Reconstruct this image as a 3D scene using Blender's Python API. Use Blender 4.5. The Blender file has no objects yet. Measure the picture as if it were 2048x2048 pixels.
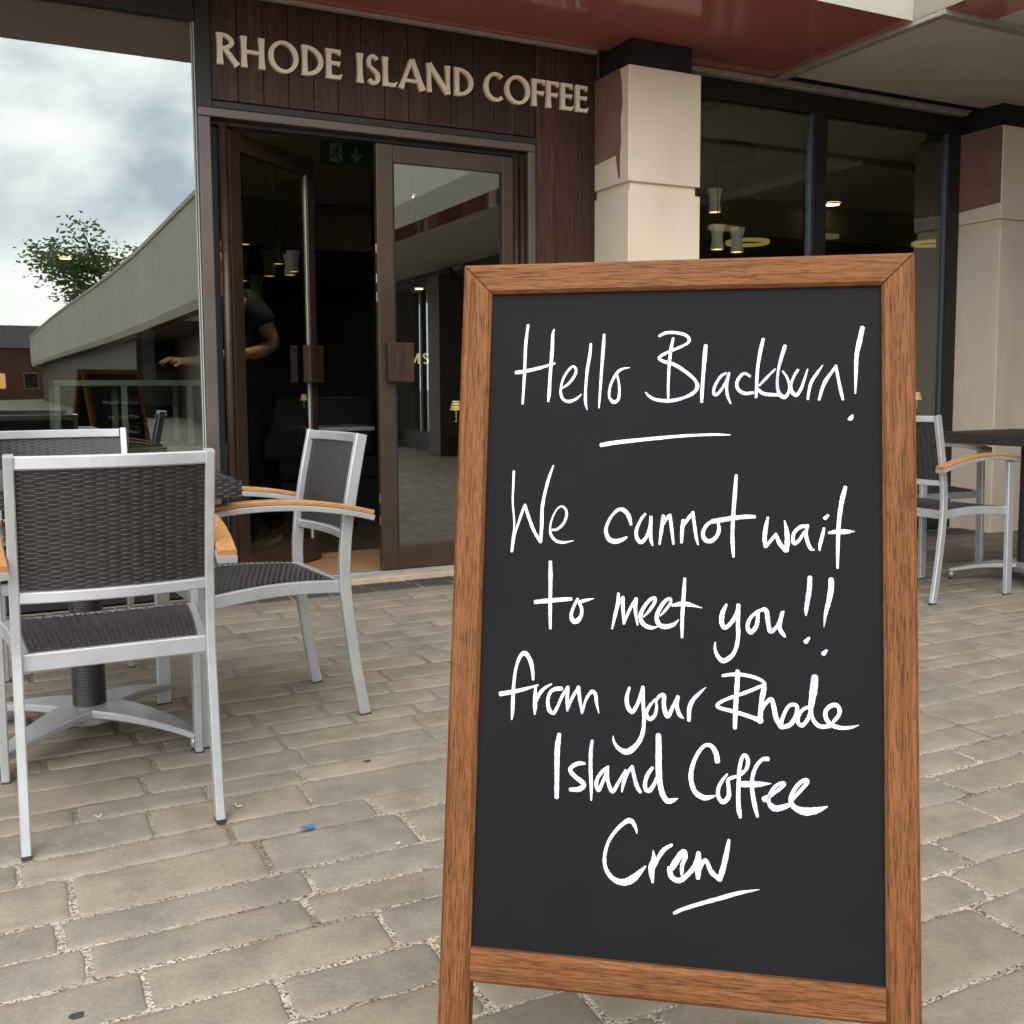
import bpy, bmesh, math, random
from mathutils import Vector, Matrix

R = math.radians
sc = bpy.context.scene
col = sc.collection
random.seed(11)

# ------------------------------------------------------------------ camera
cam_data = bpy.data.cameras.new('camera')
cam = bpy.data.objects.new('camera', cam_data)
col.objects.link(cam)
YAW, PITCH, ROLL = 0.46587, -0.08493, -0.0056
fw = Vector((math.sin(YAW) * math.cos(PITCH), math.cos(YAW) * math.cos(PITCH), math.sin(PITCH)))
rt = Vector((math.cos(YAW), -math.sin(YAW), 0))
up = rt.cross(fw)
rt2 = rt * math.cos(ROLL) + up * math.sin(ROLL)
up2 = rt2.cross(fw)
cam.matrix_world = Matrix(((rt2.x, up2.x, -fw.x, 0), (rt2.y, up2.y, -fw.y, 0), (rt2.z, up2.z, -fw.z, 1.05), (0, 0, 0, 1)))
cam_data.sensor_width = 36
cam_data.lens = 36 * 2050 / 2048
cam_data.shift_x = -2 / 2048
cam_data.shift_y = -73.4 / 2048
cam_data.clip_start = 0.05
cam_data.clip_end = 2000
sc.camera = cam

# ------------------------------------------------------------------ sky, sun, exposure
SUN_EL, SUN_AZ = 52, 205          # high, behind the camera and a little to the left
w = bpy.data.worlds.new('World')
sc.world = w
w.use_nodes = True
nt = w.node_tree
nt.nodes.clear()
n_out = nt.nodes.new('ShaderNodeOutputWorld')
n_bg = nt.nodes.new('ShaderNodeBackground')
n_sky = nt.nodes.new('ShaderNodeTexSky')
n_sky.sky_type = 'NISHITA'
n_sky.sun_disc = False
n_sky.sun_elevation = R(SUN_EL)
n_sky.sun_rotation = R(SUN_AZ)
n_tc = nt.nodes.new('ShaderNodeTexCoord')
n_map = nt.nodes.new('ShaderNodeMapping')
n_map.inputs['Scale'].default_value = (1.0, 1.0, 2.2)
n_map.inputs['Location'].default_value = (-2.456, -2.576, -2.919)
n_noise = nt.nodes.new('ShaderNodeTexNoise')
n_noise.inputs['Scale'].default_value = 2.4
n_noise.inputs['Detail'].default_value = 9
n_noise.inputs['Roughness'].default_value = 0.55
n_noise.inputs['Distortion'].default_value = 0.25
n_ramp = nt.nodes.new('ShaderNodeValToRGB')
cr = n_ramp.color_ramp
cr.elements[0].position = 0.36
cr.elements[0].color = (0.36, 0.42, 0.49, 1)
cr.elements[1].position = 0.66
cr.elements[1].color = (1.06, 1.01, 0.93, 1)
e = cr.elements.new(0.50)
e.color = (0.80, 0.82, 0.82, 1)
n_gain = nt.nodes.new('ShaderNodeVectorMath')
n_gain.operation = 'SCALE'
# the cloud is brightest round the hidden sun, low in front of the shop
n_dot = nt.nodes.new('ShaderNodeVectorMath')
n_dot.operation = 'DOT_PRODUCT'
n_dot.inputs[1].default_value = Vector((-0.22, -0.92, 0.33)).normalized()
n_rng = nt.nodes.new('ShaderNodeMapRange')
n_rng.interpolation_type = 'SMOOTHSTEP'
n_rng.inputs['From Min'].default_value = -0.1
n_rng.inputs['From Max'].default_value = 1.0
n_rng.inputs['To Min'].default_value = 13.5
n_rng.inputs['To Max'].default_value = 42.0
n_mix = nt.nodes.new('ShaderNodeMix')
n_mix.data_type = 'RGBA'
n_mix.inputs['Factor'].default_value = 0.90      # thick cloud with a little blue between
L = nt.links.new
L(n_tc.outputs['Generated'], n_dot.inputs[0])
L(n_dot.outputs['Value'], n_rng.inputs['Value'])
L(n_rng.outputs['Result'], n_gain.inputs['Scale'])
L(n_tc.outputs['Generated'], n_map.inputs['Vector'])
L(n_map.outputs['Vector'], n_noise.inputs['Vector'])
L(n_noise.outputs['Fac'], n_ramp.inputs['Fac'])
L(n_ramp.outputs['Color'], n_gain.inputs[0])
L(n_sky.outputs['Color'], n_mix.inputs['A'])
L(n_gain.outputs['Vector'], n_mix.inputs['B'])
L(n_mix.outputs['Result'], n_bg.inputs['Color'])
n_bg.inputs['Strength'].default_value = 0.1
L(n_bg.outputs['Background'], n_out.inputs['Surface'])

sun_d = bpy.data.lights.new('sun', 'SUN')
sun_d.energy = 0.8
sun_d.angle = R(40)
sun_d.color = (1.0, 0.93, 0.83)
sun = bpy.data.objects.new('sun', sun_d)
col.objects.link(sun)
_az = R(SUN_AZ)
sdir = Vector((math.sin(_az) * math.cos(R(SUN_EL)), math.cos(_az) * math.cos(R(SUN_EL)), math.sin(R(SUN_EL))))
sun.rotation_euler = sdir.to_track_quat('Z', 'Y').to_euler()

sc.view_settings.view_transform = 'Standard'
sc.view_settings.look = 'None'
sc.view_settings.exposure = 0.28
sc.view_settings.gamma = 1
sc.render.engine = 'CYCLES'
sc.cycles.use_denoising = True
sc.cycles.max_bounces = 10
sc.cycles.transparent_max_bounces = 16
sc.cycles.sample_clamp_indirect = 4
sc.cycles.caustics_reflective = False
sc.cycles.caustics_refractive = False


# ------------------------------------------------------------------ materials
def mat(name, color=(0.5, 0.5, 0.5), rough=0.5, metal=0.0, spec=0.5):
    m = bpy.data.materials.new(name)
    m.use_nodes = True
    b = m.node_tree.nodes['Principled BSDF']
    b.inputs['Base Color'].default_value = (*color, 1)
    b.inputs['Roughness'].default_value = rough
    b.inputs['Metallic'].default_value = metal
    b.inputs['Specular IOR Level'].default_value = spec
    return m


def N(m, kind, **kw):
    n = m.node_tree.nodes.new(kind)
    for k, v in kw.items():
        if k in n.inputs:
            n.inputs[k].default_value = v
        else:
            setattr(n, k, v)
    return n


def lk(m, a, b):
    m.node_tree.links.new(a, b)


def bsdf(m):
    return m.node_tree.nodes['Principled BSDF']


def varied(name, c1, c2, scale=4.0, rough=0.6, metal=0.0, bump=0.0, bscale=60.0, stretch=(1, 1, 1), detail=6, spec=0.5, rvar=0.12, lo=0.35, hi=0.65):
    """A material whose colour wanders between two tones, with fine bump and uneven gloss."""
    m = mat(name, c1, rough, metal, spec)
    b = bsdf(m)
    tc = N(m, 'ShaderNodeTexCoord')
    mp = N(m, 'ShaderNodeMapping')
    mp.inputs['Scale'].default_value = stretch
    lk(m, tc.outputs['Object'], mp.inputs['Vector'])
    nz = N(m, 'ShaderNodeTexNoise', Scale=scale, Detail=detail, Roughness=0.6)
    lk(m, mp.outputs['Vector'], nz.inputs['Vector'])
    rp = N(m, 'ShaderNodeValToRGB')
    rp.color_ramp.elements[0].position = lo
    rp.color_ramp.elements[1].position = hi
    rp.color_ramp.elements[0].color = (*c1, 1)
    rp.color_ramp.elements[1].color = (*c2, 1)
    lk(m, nz.outputs['Fac'], rp.inputs['Fac'])
    lk(m, rp.outputs['Color'], b.inputs['Base Color'])
    mr = N(m, 'ShaderNodeMapRange')
    mr.inputs['To Min'].default_value = max(0, rough - rvar)
    mr.inputs['To Max'].default_value = min(1, rough + rvar)
    lk(m, nz.outputs['Fac'], mr.inputs['Value'])
    lk(m, mr.outputs['Result'], b.inputs['Roughness'])
    if bump:
        n2 = N(m, 'ShaderNodeTexNoise', Scale=bscale, Detail=4)
        lk(m, mp.outputs['Vector'], n2.inputs['Vector'])
        bp = N(m, 'ShaderNodeBump', Strength=bump, Distance=0.002)
        lk(m, n2.outputs['Fac'], bp.inputs['Height'])
        lk(m, bp.outputs['Normal'], b.inputs['Normal'])
    return m


def wood(name, dark, mid, light, axis='Z', rough=0.5, fine=260.0, spec=0.4, coarse=22.0, pores=.85):
    """Open-grained wood, grain running along one local axis."""
    m = mat(name, mid, rough, 0, spec)
    b = bsdf(m)
    tc = N(m, 'ShaderNodeTexCoord')
    mp = N(m, 'ShaderNodeMapping')
    s = {'X': (0.045, 1, 1), 'Y': (1, 0.045, 1), 'Z': (1, 1, 0.045)}[axis]
    mp.inputs['Scale'].default_value = s
    lk(m, tc.outputs['Object'], mp.inputs['Vector'])
    oi = N(m, 'ShaderNodeObjectInfo')
    ad = N(m, 'ShaderNodeVectorMath', operation='ADD')
    sm = N(m, 'ShaderNodeVectorMath', operation='SCALE')
    sm.inputs[0].default_value = (3.1, 2.3, 1.7)
    lk(m, oi.outputs['Random'], sm.inputs['Scale'])
    lk(m, mp.outputs['Vector'], ad.inputs[0])
    lk(m, sm.outputs['Vector'], ad.inputs[1])
    n1 = N(m, 'ShaderNodeTexNoise', Scale=coarse, Detail=6, Roughness=0.65, Distortion=0.5)
    n2 = N(m, 'ShaderNodeTexNoise', Scale=fine, Detail=3, Roughness=0.7)
    lk(m, ad.outputs['Vector'], n1.inputs['Vector'])
    lk(m, ad.outputs['Vector'], n2.inputs['Vector'])
    r1 = N(m, 'ShaderNodeValToRGB')
    els = r1.color_ramp.elements
    els[0].position, els[0].color = 0.30, (*dark, 1)
    els[1].position, els[1].color = 0.70, (*light, 1)
    x = els.new(0.5)
    x.color = (*mid, 1)
    lk(m, n1.outputs['Fac'], r1.inputs['Fac'])
    r2 = N(m, 'ShaderNodeValToRGB')
    e2 = r2.color_ramp.elements
    e2[0].position, e2[0].color = 0.38, (0.34, 0.28, 0.24, 1)
    e2[1].position, e2[1].color = 0.52, (1.08, 1.08, 1.08, 1)
    lk(m, n2.outputs['Fac'], r2.inputs['Fac'])
    mx = N(m, 'ShaderNodeMix', data_type='RGBA', blend_type='MULTIPLY')
    mx.inputs['Factor'].default_value = pores
    lk(m, r1.outputs['Color'], mx.inputs['A'])
    lk(m, r2.outputs['Color'], mx.inputs['B'])
    lk(m, mx.outputs['Result'], b.inputs['Base Color'])
    bp = N(m, 'ShaderNodeBump', Strength=0.25, Distance=0.0006)
    lk(m, n2.outputs['Fac'], bp.inputs['Height'])
    lk(m, bp.outputs['Normal'], b.inputs['Normal'])
    return m


def glow(name, color, strength):
    m = mat(name, color)
    b = bsdf(m)
    b.inputs['Emission Color'].default_value = (*color, 1)
    b.inputs['Emission Strength'].default_value = strength
    return m


def glass_front(name, refl, tint=(0.86, 0.89, 0.83), wobble=0.0):
    """Coated shop glass: part of the light mirrored, the rest let through with a faint tint."""
    m = bpy.data.materials.new(name)
    m.use_nodes = True
    t = m.node_tree
    t.nodes.clear()
    o = N(m, 'ShaderNodeOutputMaterial')
    mx = N(m, 'ShaderNodeMixShader')
    gl = N(m, 'ShaderNodeBsdfGlossy', Roughness=0.0)
    gl.inputs['Color'].default_value = (0.93, 0.97, 0.93, 1)
    tr = N(m, 'ShaderNodeBsdfTransparent')
    tr.inputs['Color'].default_value = (*tint, 1)
    fr = N(m, 'ShaderNodeFresnel', IOR=1.5)
    mt = N(m, 'ShaderNodeMapRange')
    mt.inputs['From Min'].default_value = 0.04
    mt.inputs['From Max'].default_value = 1.0
    mt.inputs['To Min'].default_value = refl
    mt.inputs['To Max'].default_value = 1.0
    lk(m, fr.outputs['Fac'], mt.inputs['Value'])
    lk(m, mt.outputs['Result'], mx.inputs['Fac'])
    lk(m, tr.outputs['BSDF'], mx.inputs[1])
    lk(m, gl.outputs['BSDF'], mx.inputs[2])
    lk(m, mx.outputs['Shader'], o.inputs['Surface'])
    if wobble:
        tc = N(m, 'ShaderNodeTexCoord')
        nz = N(m, 'ShaderNodeTexNoise', Scale=1.3, Detail=1)
        lk(m, tc.outputs['Object'], nz.inputs['Vector'])
        bp = N(m, 'ShaderNodeBump', Strength=wobble, Distance=0.02)
        lk(m, nz.outputs['Fac'], bp.inputs['Height'])
        lk(m, bp.outputs['Normal'], gl.inputs['Normal'])
        lk(m, bp.outputs['Normal'], fr.inputs['Normal'])
    return m


def clear(name):
    m = bpy.data.materials.new(name)
    m.use_nodes = True
    t = m.node_tree
    t.nodes.clear()
    o = N(m, 'ShaderNodeOutputMaterial')
    tr = N(m, 'ShaderNodeBsdfTransparent')
    tr.inputs['Color'].default_value = (0.93, 0.97, 0.93, 1)
    lk(m, tr.outputs['BSDF'], o.inputs['Surface'])
    return m


M = {}
M['alu'] = varied('silver_powder_coat', (0.47, 0.48, 0.495), (0.54, 0.55, 0.565), 9, 0.40, 0.5, 0.05, 900, spec=0.5)
M['rubber'] = mat('black_rubber', (0.03, 0.03, 0.032), 0.7)
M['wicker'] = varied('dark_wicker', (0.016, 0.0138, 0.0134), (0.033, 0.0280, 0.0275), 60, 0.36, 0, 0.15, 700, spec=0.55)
M['wicker_seat'] = varied('dusty_skylit_wicker', (0.050, 0.043, 0.044), (0.092, 0.080, 0.081), 60, 0.40, 0, 0.15, 700, spec=0.5)  # lighter copy of the wicker: sky light on the seats painted in, plus dust
M['teak'] = wood('teak', (0.40, 0.19, 0.068), (0.46, 0.23, 0.088), (0.51, 0.265, 0.11), 'Y', 0.5, 520, 0.35, 50, .45)
M['sapele_v'] = wood('board_frame_upright_grain', (0.120, 0.044, 0.0155), (0.185, 0.073, 0.027), (0.245, 0.104, 0.041), 'Z', 0.58, 640, 0.14, 75)
M['sapele_h'] = wood('board_frame_level_grain', (0.120, 0.044, 0.0155), (0.185, 0.073, 0.027), (0.245, 0.104, 0.041), 'X', 0.58, 640, 0.14, 75)
M['chalkboard'] = varied('chalkboard_black', (0.0072, 0.0072, 0.0090), (0.0094, 0.0094, 0.0112), 5, 0.72, 0, 0.12, 1200, spec=0.16, rvar=0.05)
M['chalk'] = varied('white_chalk_pen', (0.40, 0.45, 0.55), (0.86, 0.875, 0.91), 40, 0.6, 0, 0.3, 900, lo=0.34, hi=0.52, stretch=(1, 1, .35))
M['bronze'] = varied('bronze_aluminium', (0.052, 0.032, 0.021), (0.070, 0.043, 0.029), 5, 0.38, 0.35, 0.04, 900, spec=0.55)
M['greyframe'] = varied('grey_brown_aluminium', (0.100, 0.078, 0.068), (0.125, 0.098, 0.084), 4, 0.40, 0.3, 0.04, 900)
M['darkframe'] = mat('black_brown_trim', (0.012, 0.010, 0.010), 0.5)
M['black'] = mat('matt_black', (0.010, 0.010, 0.011), 0.7)
M['seal'] = mat('pale_glazing_seal', (0.50, 0.53, 0.45), 0.5)
M['steel'] = mat('polished_steel', (0.62, 0.62, 0.62), 0.22, 1.0)
M['sill'] = varied('grey_metal_sill', (0.40, 0.40, 0.40), (0.50, 0.50, 0.49), 8, 0.45, 0.6, 0.06, 400)
M['cream'] = varied('cream_masonry_paint', (0.70, 0.575, 0.44), (0.80, 0.675, 0.53), 2.2, 0.68, 0, 0.25, 260, detail=8, stretch=(1, 1, .45))
M['fascia'] = varied('cream_fascia_paint', (0.74, 0.70, 0.58), (0.80, 0.76, 0.64), 0.8, 0.65, 0, 0.1, 200)
M['brownpaint'] = varied('red_brown_paint', (0.20, 0.105, 0.080), (0.25, 0.135, 0.105), 6, 0.6, 0, 0.15, 200)
M['red'] = varied('red_soffit_panel', (0.46, 0.15, 0.125), (0.52, 0.175, 0.145), 1.2, 0.10, 0, 0, 60, spec=0.6, rvar=0.03)
M['greysoffit'] = varied('grey_soffit_render', (0.72, 0.66, 0.60), (0.80, 0.74, 0.68), 3, 0.75, 0, 0.25, 120)
M['paletrim'] = varied('weathered_pale_trim', (0.33, 0.29, 0.25), (0.47, 0.42, 0.36), 14, 0.7, 0, 0.3, 200)
M['letter'] = varied('cream_sign_letter', (0.86, 0.71, 0.55), (0.89, 0.75, 0.59), 5, 0.45)
M['wingfascia'] = varied('dimmed_cream_fascia', (0.45, 0.43, 0.35), (0.53, 0.50, 0.41), 0.5, 0.7, 0, 0.1, 200)  # same cream fascia, darkened in colour to dim its reflection
M['letter_gold'] = glow('lit_gold_letter', (0.9, 0.68, 0.3), 0.6)
M['ceiling'] = varied('dim_plaster_ceiling', (0.52, 0.51, 0.43), (0.58, 0.57, 0.49), 1.0, 0.8)
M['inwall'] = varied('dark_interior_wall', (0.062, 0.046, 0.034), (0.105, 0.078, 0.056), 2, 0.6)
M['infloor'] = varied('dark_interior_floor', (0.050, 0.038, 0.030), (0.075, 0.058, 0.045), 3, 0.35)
M['matting'] = varied('coir_matting', (0.25, 0.125, 0.055), (0.38, 0.20, 0.095), 120, 0.9, 0, 0.6, 500)
M['stonestep'] = varied('sandstone_step', (0.38, 0.28, 0.20), (0.50, 0.40, 0.30), 12, 0.8, 0, 0.5, 90)
M['exitgreen'] = mat('exit_sign_green', (0.005, 0.060, 0.024), 0.35)
M['exitwhite'] = mat('exit_sign_white', (0.20, 0.235, 0.20), 0.4)
M['shade'] = varied('off_white_lamp_shade', (0.72, 0.68, 0.58), (0.78, 0.74, 0.64), 6, 0.5)
bsdf(M['shade']).inputs['Emission Color'].default_value = (0.9, 0.82, 0.62, 1)     # the lit shade glows faintly
bsdf(M['shade']).inputs['Emission Strength'].default_value = 0.05
M['shade_dark'] = mat('unlit_lamp_shade', (0.045, 0.04, 0.036), 0.7)  # lamp shade out of the light, its dimness painted near black
M['bulb'] = glow('warm_bulb', (1.0, 0.66, 0.25), 3.2)
M['bulb_orange'] = glow('orange_bulb', (1.0, 0.47, 0.18), 1.5)
M['spot'] = glow('warm_spot', (1.0, 0.80, 0.48), 9.0)
M['ringlight'] = glow('amber_ring', (0.95, 0.72, 0.18), 0.22)
M['shoplight'] = glow('shop_ceiling_light', (0.95, 0.80, 0.35), 0.30)
M['goldlight'] = glow('gold_light', (0.95, 0.74, 0.36), 0.55)
M['skin'] = varied('skin', (0.44, 0.235, 0.145), (0.50, 0.275, 0.175), 8, 0.5)
M['navy'] = varied('navy_cotton', (0.010, 0.013, 0.026), (0.016, 0.020, 0.036), 30, 0.85)
M['denim'] = varied('dark_denim', (0.008, 0.012, 0.026), (0.014, 0.019, 0.038), 40, 0.85)
M['paleshoe'] = mat('pale_canvas', (0.55, 0.55, 0.47), 0.8)
M['hair'] = mat('dark_brown_hair', (0.020, 0.012, 0.008), 0.6)
M['window_glass'] = glass_front('display_window_glass', 0.26)
M['door_glass'] = glass_front('door_glass', 0.26)
M['dim_glass'] = glass_front('shaded_window_glass', 0.22, tint=(0.86, 0.88, 0.80))
M['wing_glass'] = glass_front('arcade_window_glass', 0.05, tint=(0.6, 0.62, 0.58))
M['clear'] = clear('clear_glass_edge')
M['leaf'] = varied('tree_leaf', (0.060, 0.095, 0.030), (0.115, 0.155, 0.060), 3, 0.6)
_tl = N(M['leaf'], 'ShaderNodeBsdfTranslucent')      # daylight glows through thin leaves
_tl.inputs['Color'].default_value = (0.20, 0.27, 0.09, 1)
_ms = N(M['leaf'], 'ShaderNodeMixShader')
_ms.inputs['Fac'].default_value = 0.45
lk(M['leaf'], bsdf(M['leaf']).outputs['BSDF'], _ms.inputs[1])
lk(M['leaf'], _tl.outputs['BSDF'], _ms.inputs[2])
lk(M['leaf'], _ms.outputs['Shader'], M['leaf'].node_tree.nodes['Material Output'].inputs['Surface'])
M['bark'] = varied('tree_bark', (0.07, 0.055, 0.04), (0.12, 0.095, 0.07), 8, 0.9)
M['brick'] = varied('warm_brick', (0.15, 0.075, 0.05), (0.22, 0.11, 0.075), 3, 0.85)
M['slate'] = varied('slate_roof', (0.06, 0.06, 0.065), (0.10, 0.10, 0.105), 4, 0.7)
M['whitebit'] = mat('white_scrap', (0.75, 0.75, 0.74), 0.7)
M['bluebit'] = mat('blue_scrap', (0.03, 0.19, 0.40), 0.6)
M['gum'] = mat('trodden_gum', (0.045, 0.040, 0.036), 0.8)
M['paleglass'] = varied('pale_green_counter', (0.24, 0.30, 0.26), (0.32, 0.38, 0.33), 3, 0.3)
M['leather'] = mat('black_leather', (0.012, 0.013, 0.016), 0.4)


def board_wood():
    """Dark stained boarding: tone per board from an attribute, streaks along the grain."""
    m = wood('dark_stained_boarding', (0.028, 0.0125, 0.0085), (0.047, 0.0205, 0.0135), (0.070, 0.031, 0.0195), 'Z', 0.48, 120, 0.32)
    b = bsdf(m)
    src = b.inputs['Base Color'].links[0].from_socket
    at = N(m, 'ShaderNodeAttribute')
    at.attribute_name = 'tone'
    mx = N(m, 'ShaderNodeMix', data_type='RGBA', blend_type='MULTIPLY')
    mx.inputs['Factor'].default_value = 1.0
    lk(m, src, mx.inputs['A'])
    lk(m, at.outputs['Color'], mx.inputs['B'])
    lk(m, mx.outputs['Result'], b.inputs['Base Color'])
    return m


M['boarding'] = board_wood()


def sett_stone():
    """Worn sandstone setts: tone per stone, mottling, pale scuffs at the rims, pits."""
    m = mat('worn_sandstone_sett', (0.25, 0.22, 0.18), 0.72, 0, 0.35)
    b = bsdf(m)
    tc = N(m, 'ShaderNodeTexCoord')
    at = N(m, 'ShaderNodeAttribute')
    at.attribute_name = 'tone'
    n1 = N(m, 'ShaderNodeTexNoise', Scale=7.0, Detail=8, Roughness=0.62)
    n2 = N(m, 'ShaderNodeTexNoise', Scale=95.0, Detail=6, Roughness=0.75)
    n3 = N(m, 'ShaderNodeTexNoise', Scale=420.0, Detail=2, Roughness=0.6)
    for n in (n1, n2, n3):
        lk(m, tc.outputs['Object'], n.inputs['Vector'])
    r1 = N(m, 'ShaderNodeValToRGB')
    r1.color_ramp.elements[0].position, r1.color_ramp.elements[0].color = 0.32, (0.66, 0.65, 0.64, 1)
    r1.color_ramp.elements[1].position, r1.color_ramp.elements[1].color = 0.68, (1.20, 1.16, 1.09, 1)
    lk(m, n1.outputs['Fac'], r1.inputs['Fac'])
    r2 = N(m, 'ShaderNodeValToRGB')
    r2.color_ramp.elements[0].position, r2.color_ramp.elements[0].color = 0.32, (0.78, 0.77, 0.76, 1)
    r2.color_ramp.elements[1].position, r2.color_ramp.elements[1].color = 0.70, (1.16, 1.16, 1.15, 1)
    lk(m, n2.outputs['Fac'], r2.inputs['Fac'])
    r3 = N(m, 'ShaderNodeValToRGB')
    r3.color_ramp.elements[0].position, r3.color_ramp.elements[0].color = 0.30, (0.72, 0.72, 0.72, 1)
    r3.color_ramp.elements[1].position, r3.color_ramp.elements[1].color = 0.48, (1, 1, 1, 1)
    lk(m, n3.outputs['Fac'], r3.inputs['Fac'])
    c = at.outputs['Color']
    for r in (r1, r2, r3):
        mx = N(m, 'ShaderNodeMix', data_type='RGBA', blend_type='MULTIPLY')
        mx.inputs['Factor'].default_value = 0.8
        lk(m, c, mx.inputs['A'])
        lk(m, r.outputs['Color'], mx.inputs['B'])
        c = mx.outputs['Result']
    # thin pale scratches and scuffs
    wv = N(m, 'ShaderNodeTexNoise', Scale=26.0, Detail=7, Roughness=0.8, Distortion=1.6)
    lk(m, tc.outputs['Object'], wv.inputs['Vector'])
    rw = N(m, 'ShaderNodeValToRGB')
    rw.color_ramp.elements[0].position, rw.color_ramp.elements[0].color = 0.66, (0, 0, 0, 1)
    rw.color_ramp.elements[1].position, rw.color_ramp.elements[1].color = 0.76, (1, 1, 1, 1)
    lk(m, wv.outputs['Fac'], rw.inputs['Fac'])
    mx = N(m, 'ShaderNodeMix', data_type='RGBA')
    mx.inputs['B'].default_value = (0.42, 0.39, 0.33, 1)
    ml = N(m, 'ShaderNodeMath', operation='MULTIPLY')
    ml.inputs[1].default_value = 0.55
    lk(m, rw.outputs['Color'], ml.inputs[0])
    lk(m, ml.outputs['Value'], mx.inputs['Factor'])
    lk(m, c, mx.inputs['A'])
    lk(m, mx.outputs['Result'], b.inputs['Base Color'])
    bp = N(m, 'ShaderNodeBump', Strength=0.35, Distance=0.003)
    bp2 = N(m, 'ShaderNodeBump', Strength=0.25, Distance=0.001)
    lk(m, n2.outputs['Fac'], bp.inputs['Height'])
    lk(m, n3.outputs['Fac'], bp2.inputs['Height'])
    lk(m, bp.outputs['Normal'], bp2.inputs['Normal'])
    lk(m, bp2.outputs['Normal'], b.inputs['Normal'])
    return m


def joint_grit():
    """Gritty sand between the setts, pale grains over brown with mossy dark lengths."""
    m = mat('gritty_joint_sand', (0.3, 0.25, 0.2), 0.9, 0, 0.2)
    b = bsdf(m)
    tc = N(m, 'ShaderNodeTexCoord')
    vo = N(m, 'ShaderNodeTexVoronoi', Scale=230.0)
    lk(m, tc.outputs['Object'], vo.inputs['Vector'])
    rp = N(m, 'ShaderNodeValToRGB')
    rp.color_ramp.elements[0].position, rp.color_ramp.elements[0].color = 0.05, (0.13, 0.10, 0.075, 1)
    rp.color_ramp.elements[1].position, rp.color_ramp.elements[1].color = 0.75, (0.62, 0.54, 0.44, 1)
    sx = N(m, 'ShaderNodeSeparateColor')
    lk(m, vo.outputs['Color'], sx.inputs['Color'])
    lk(m, sx.outputs['Red'], rp.inputs['Fac'])
    n1 = N(m, 'ShaderNodeTexNoise', Scale=3.2, Detail=5, Roughness=0.65)
    lk(m, tc.outputs['Object'], n1.inputs['Vector'])
    r1 = N(m, 'ShaderNodeValToRGB')
    r1.color_ramp.elements[0].position, r1.color_ramp.elements[0].color = 0.38, (0.50, 0.46, 0.42, 1)
    r1.color_ramp.elements[1].position, r1.color_ramp.elements[1].color = 0.54, (1, 1, 1, 1)
    lk(m, n1.outputs['Fac'], r1.inputs['Fac'])
    mx = N(m, 'ShaderNodeMix', data_type='RGBA', blend_type='MULTIPLY')
    mx.inputs['Factor'].default_value = 1
    lk(m, rp.outputs['Color'], mx.inputs['A'])
    lk(m, r1.outputs['Color'], mx.inputs['B'])
    # fresh pale sand only in the foreground; trodden brown towards the shop
    sp_ = N(m, 'ShaderNodeSeparateXYZ')
    lk(m, tc.outputs['Object'], sp_.inputs['Vector'])
    yr = N(m, 'ShaderNodeMapRange')
    yr.inputs['From Min'].default_value = 1.9
    yr.inputs['From Max'].default_value = 3.2
    lk(m, sp_.outputs['Y'], yr.inputs['Value'])
    m2 = N(m, 'ShaderNodeMix', data_type='RGBA')
    m2.inputs['B'].default_value = (0.205, 0.172, 0.135, 1)
    fm = N(m, 'ShaderNodeMath', operation='MULTIPLY')
    fm.inputs[1].default_value = 0.8
    lk(m, yr.outputs['Result'], fm.inputs[0])
    lk(m, fm.outputs['Value'], m2.inputs['Factor'])
    lk(m, mx.outputs['Result'], m2.inputs['A'])
    lk(m, m2.outputs['Result'], b.inputs['Base Color'])
    bp = N(m, 'ShaderNodeBump', Strength=0.9, Distance=0.003)
    lk(m, vo.outputs['Distance'], bp.inputs['Height'])
    lk(m, bp.outputs['Normal'], b.inputs['Normal'])
    return m


M['sett'] = sett_stone()
M['grit'] = joint_grit()


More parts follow.
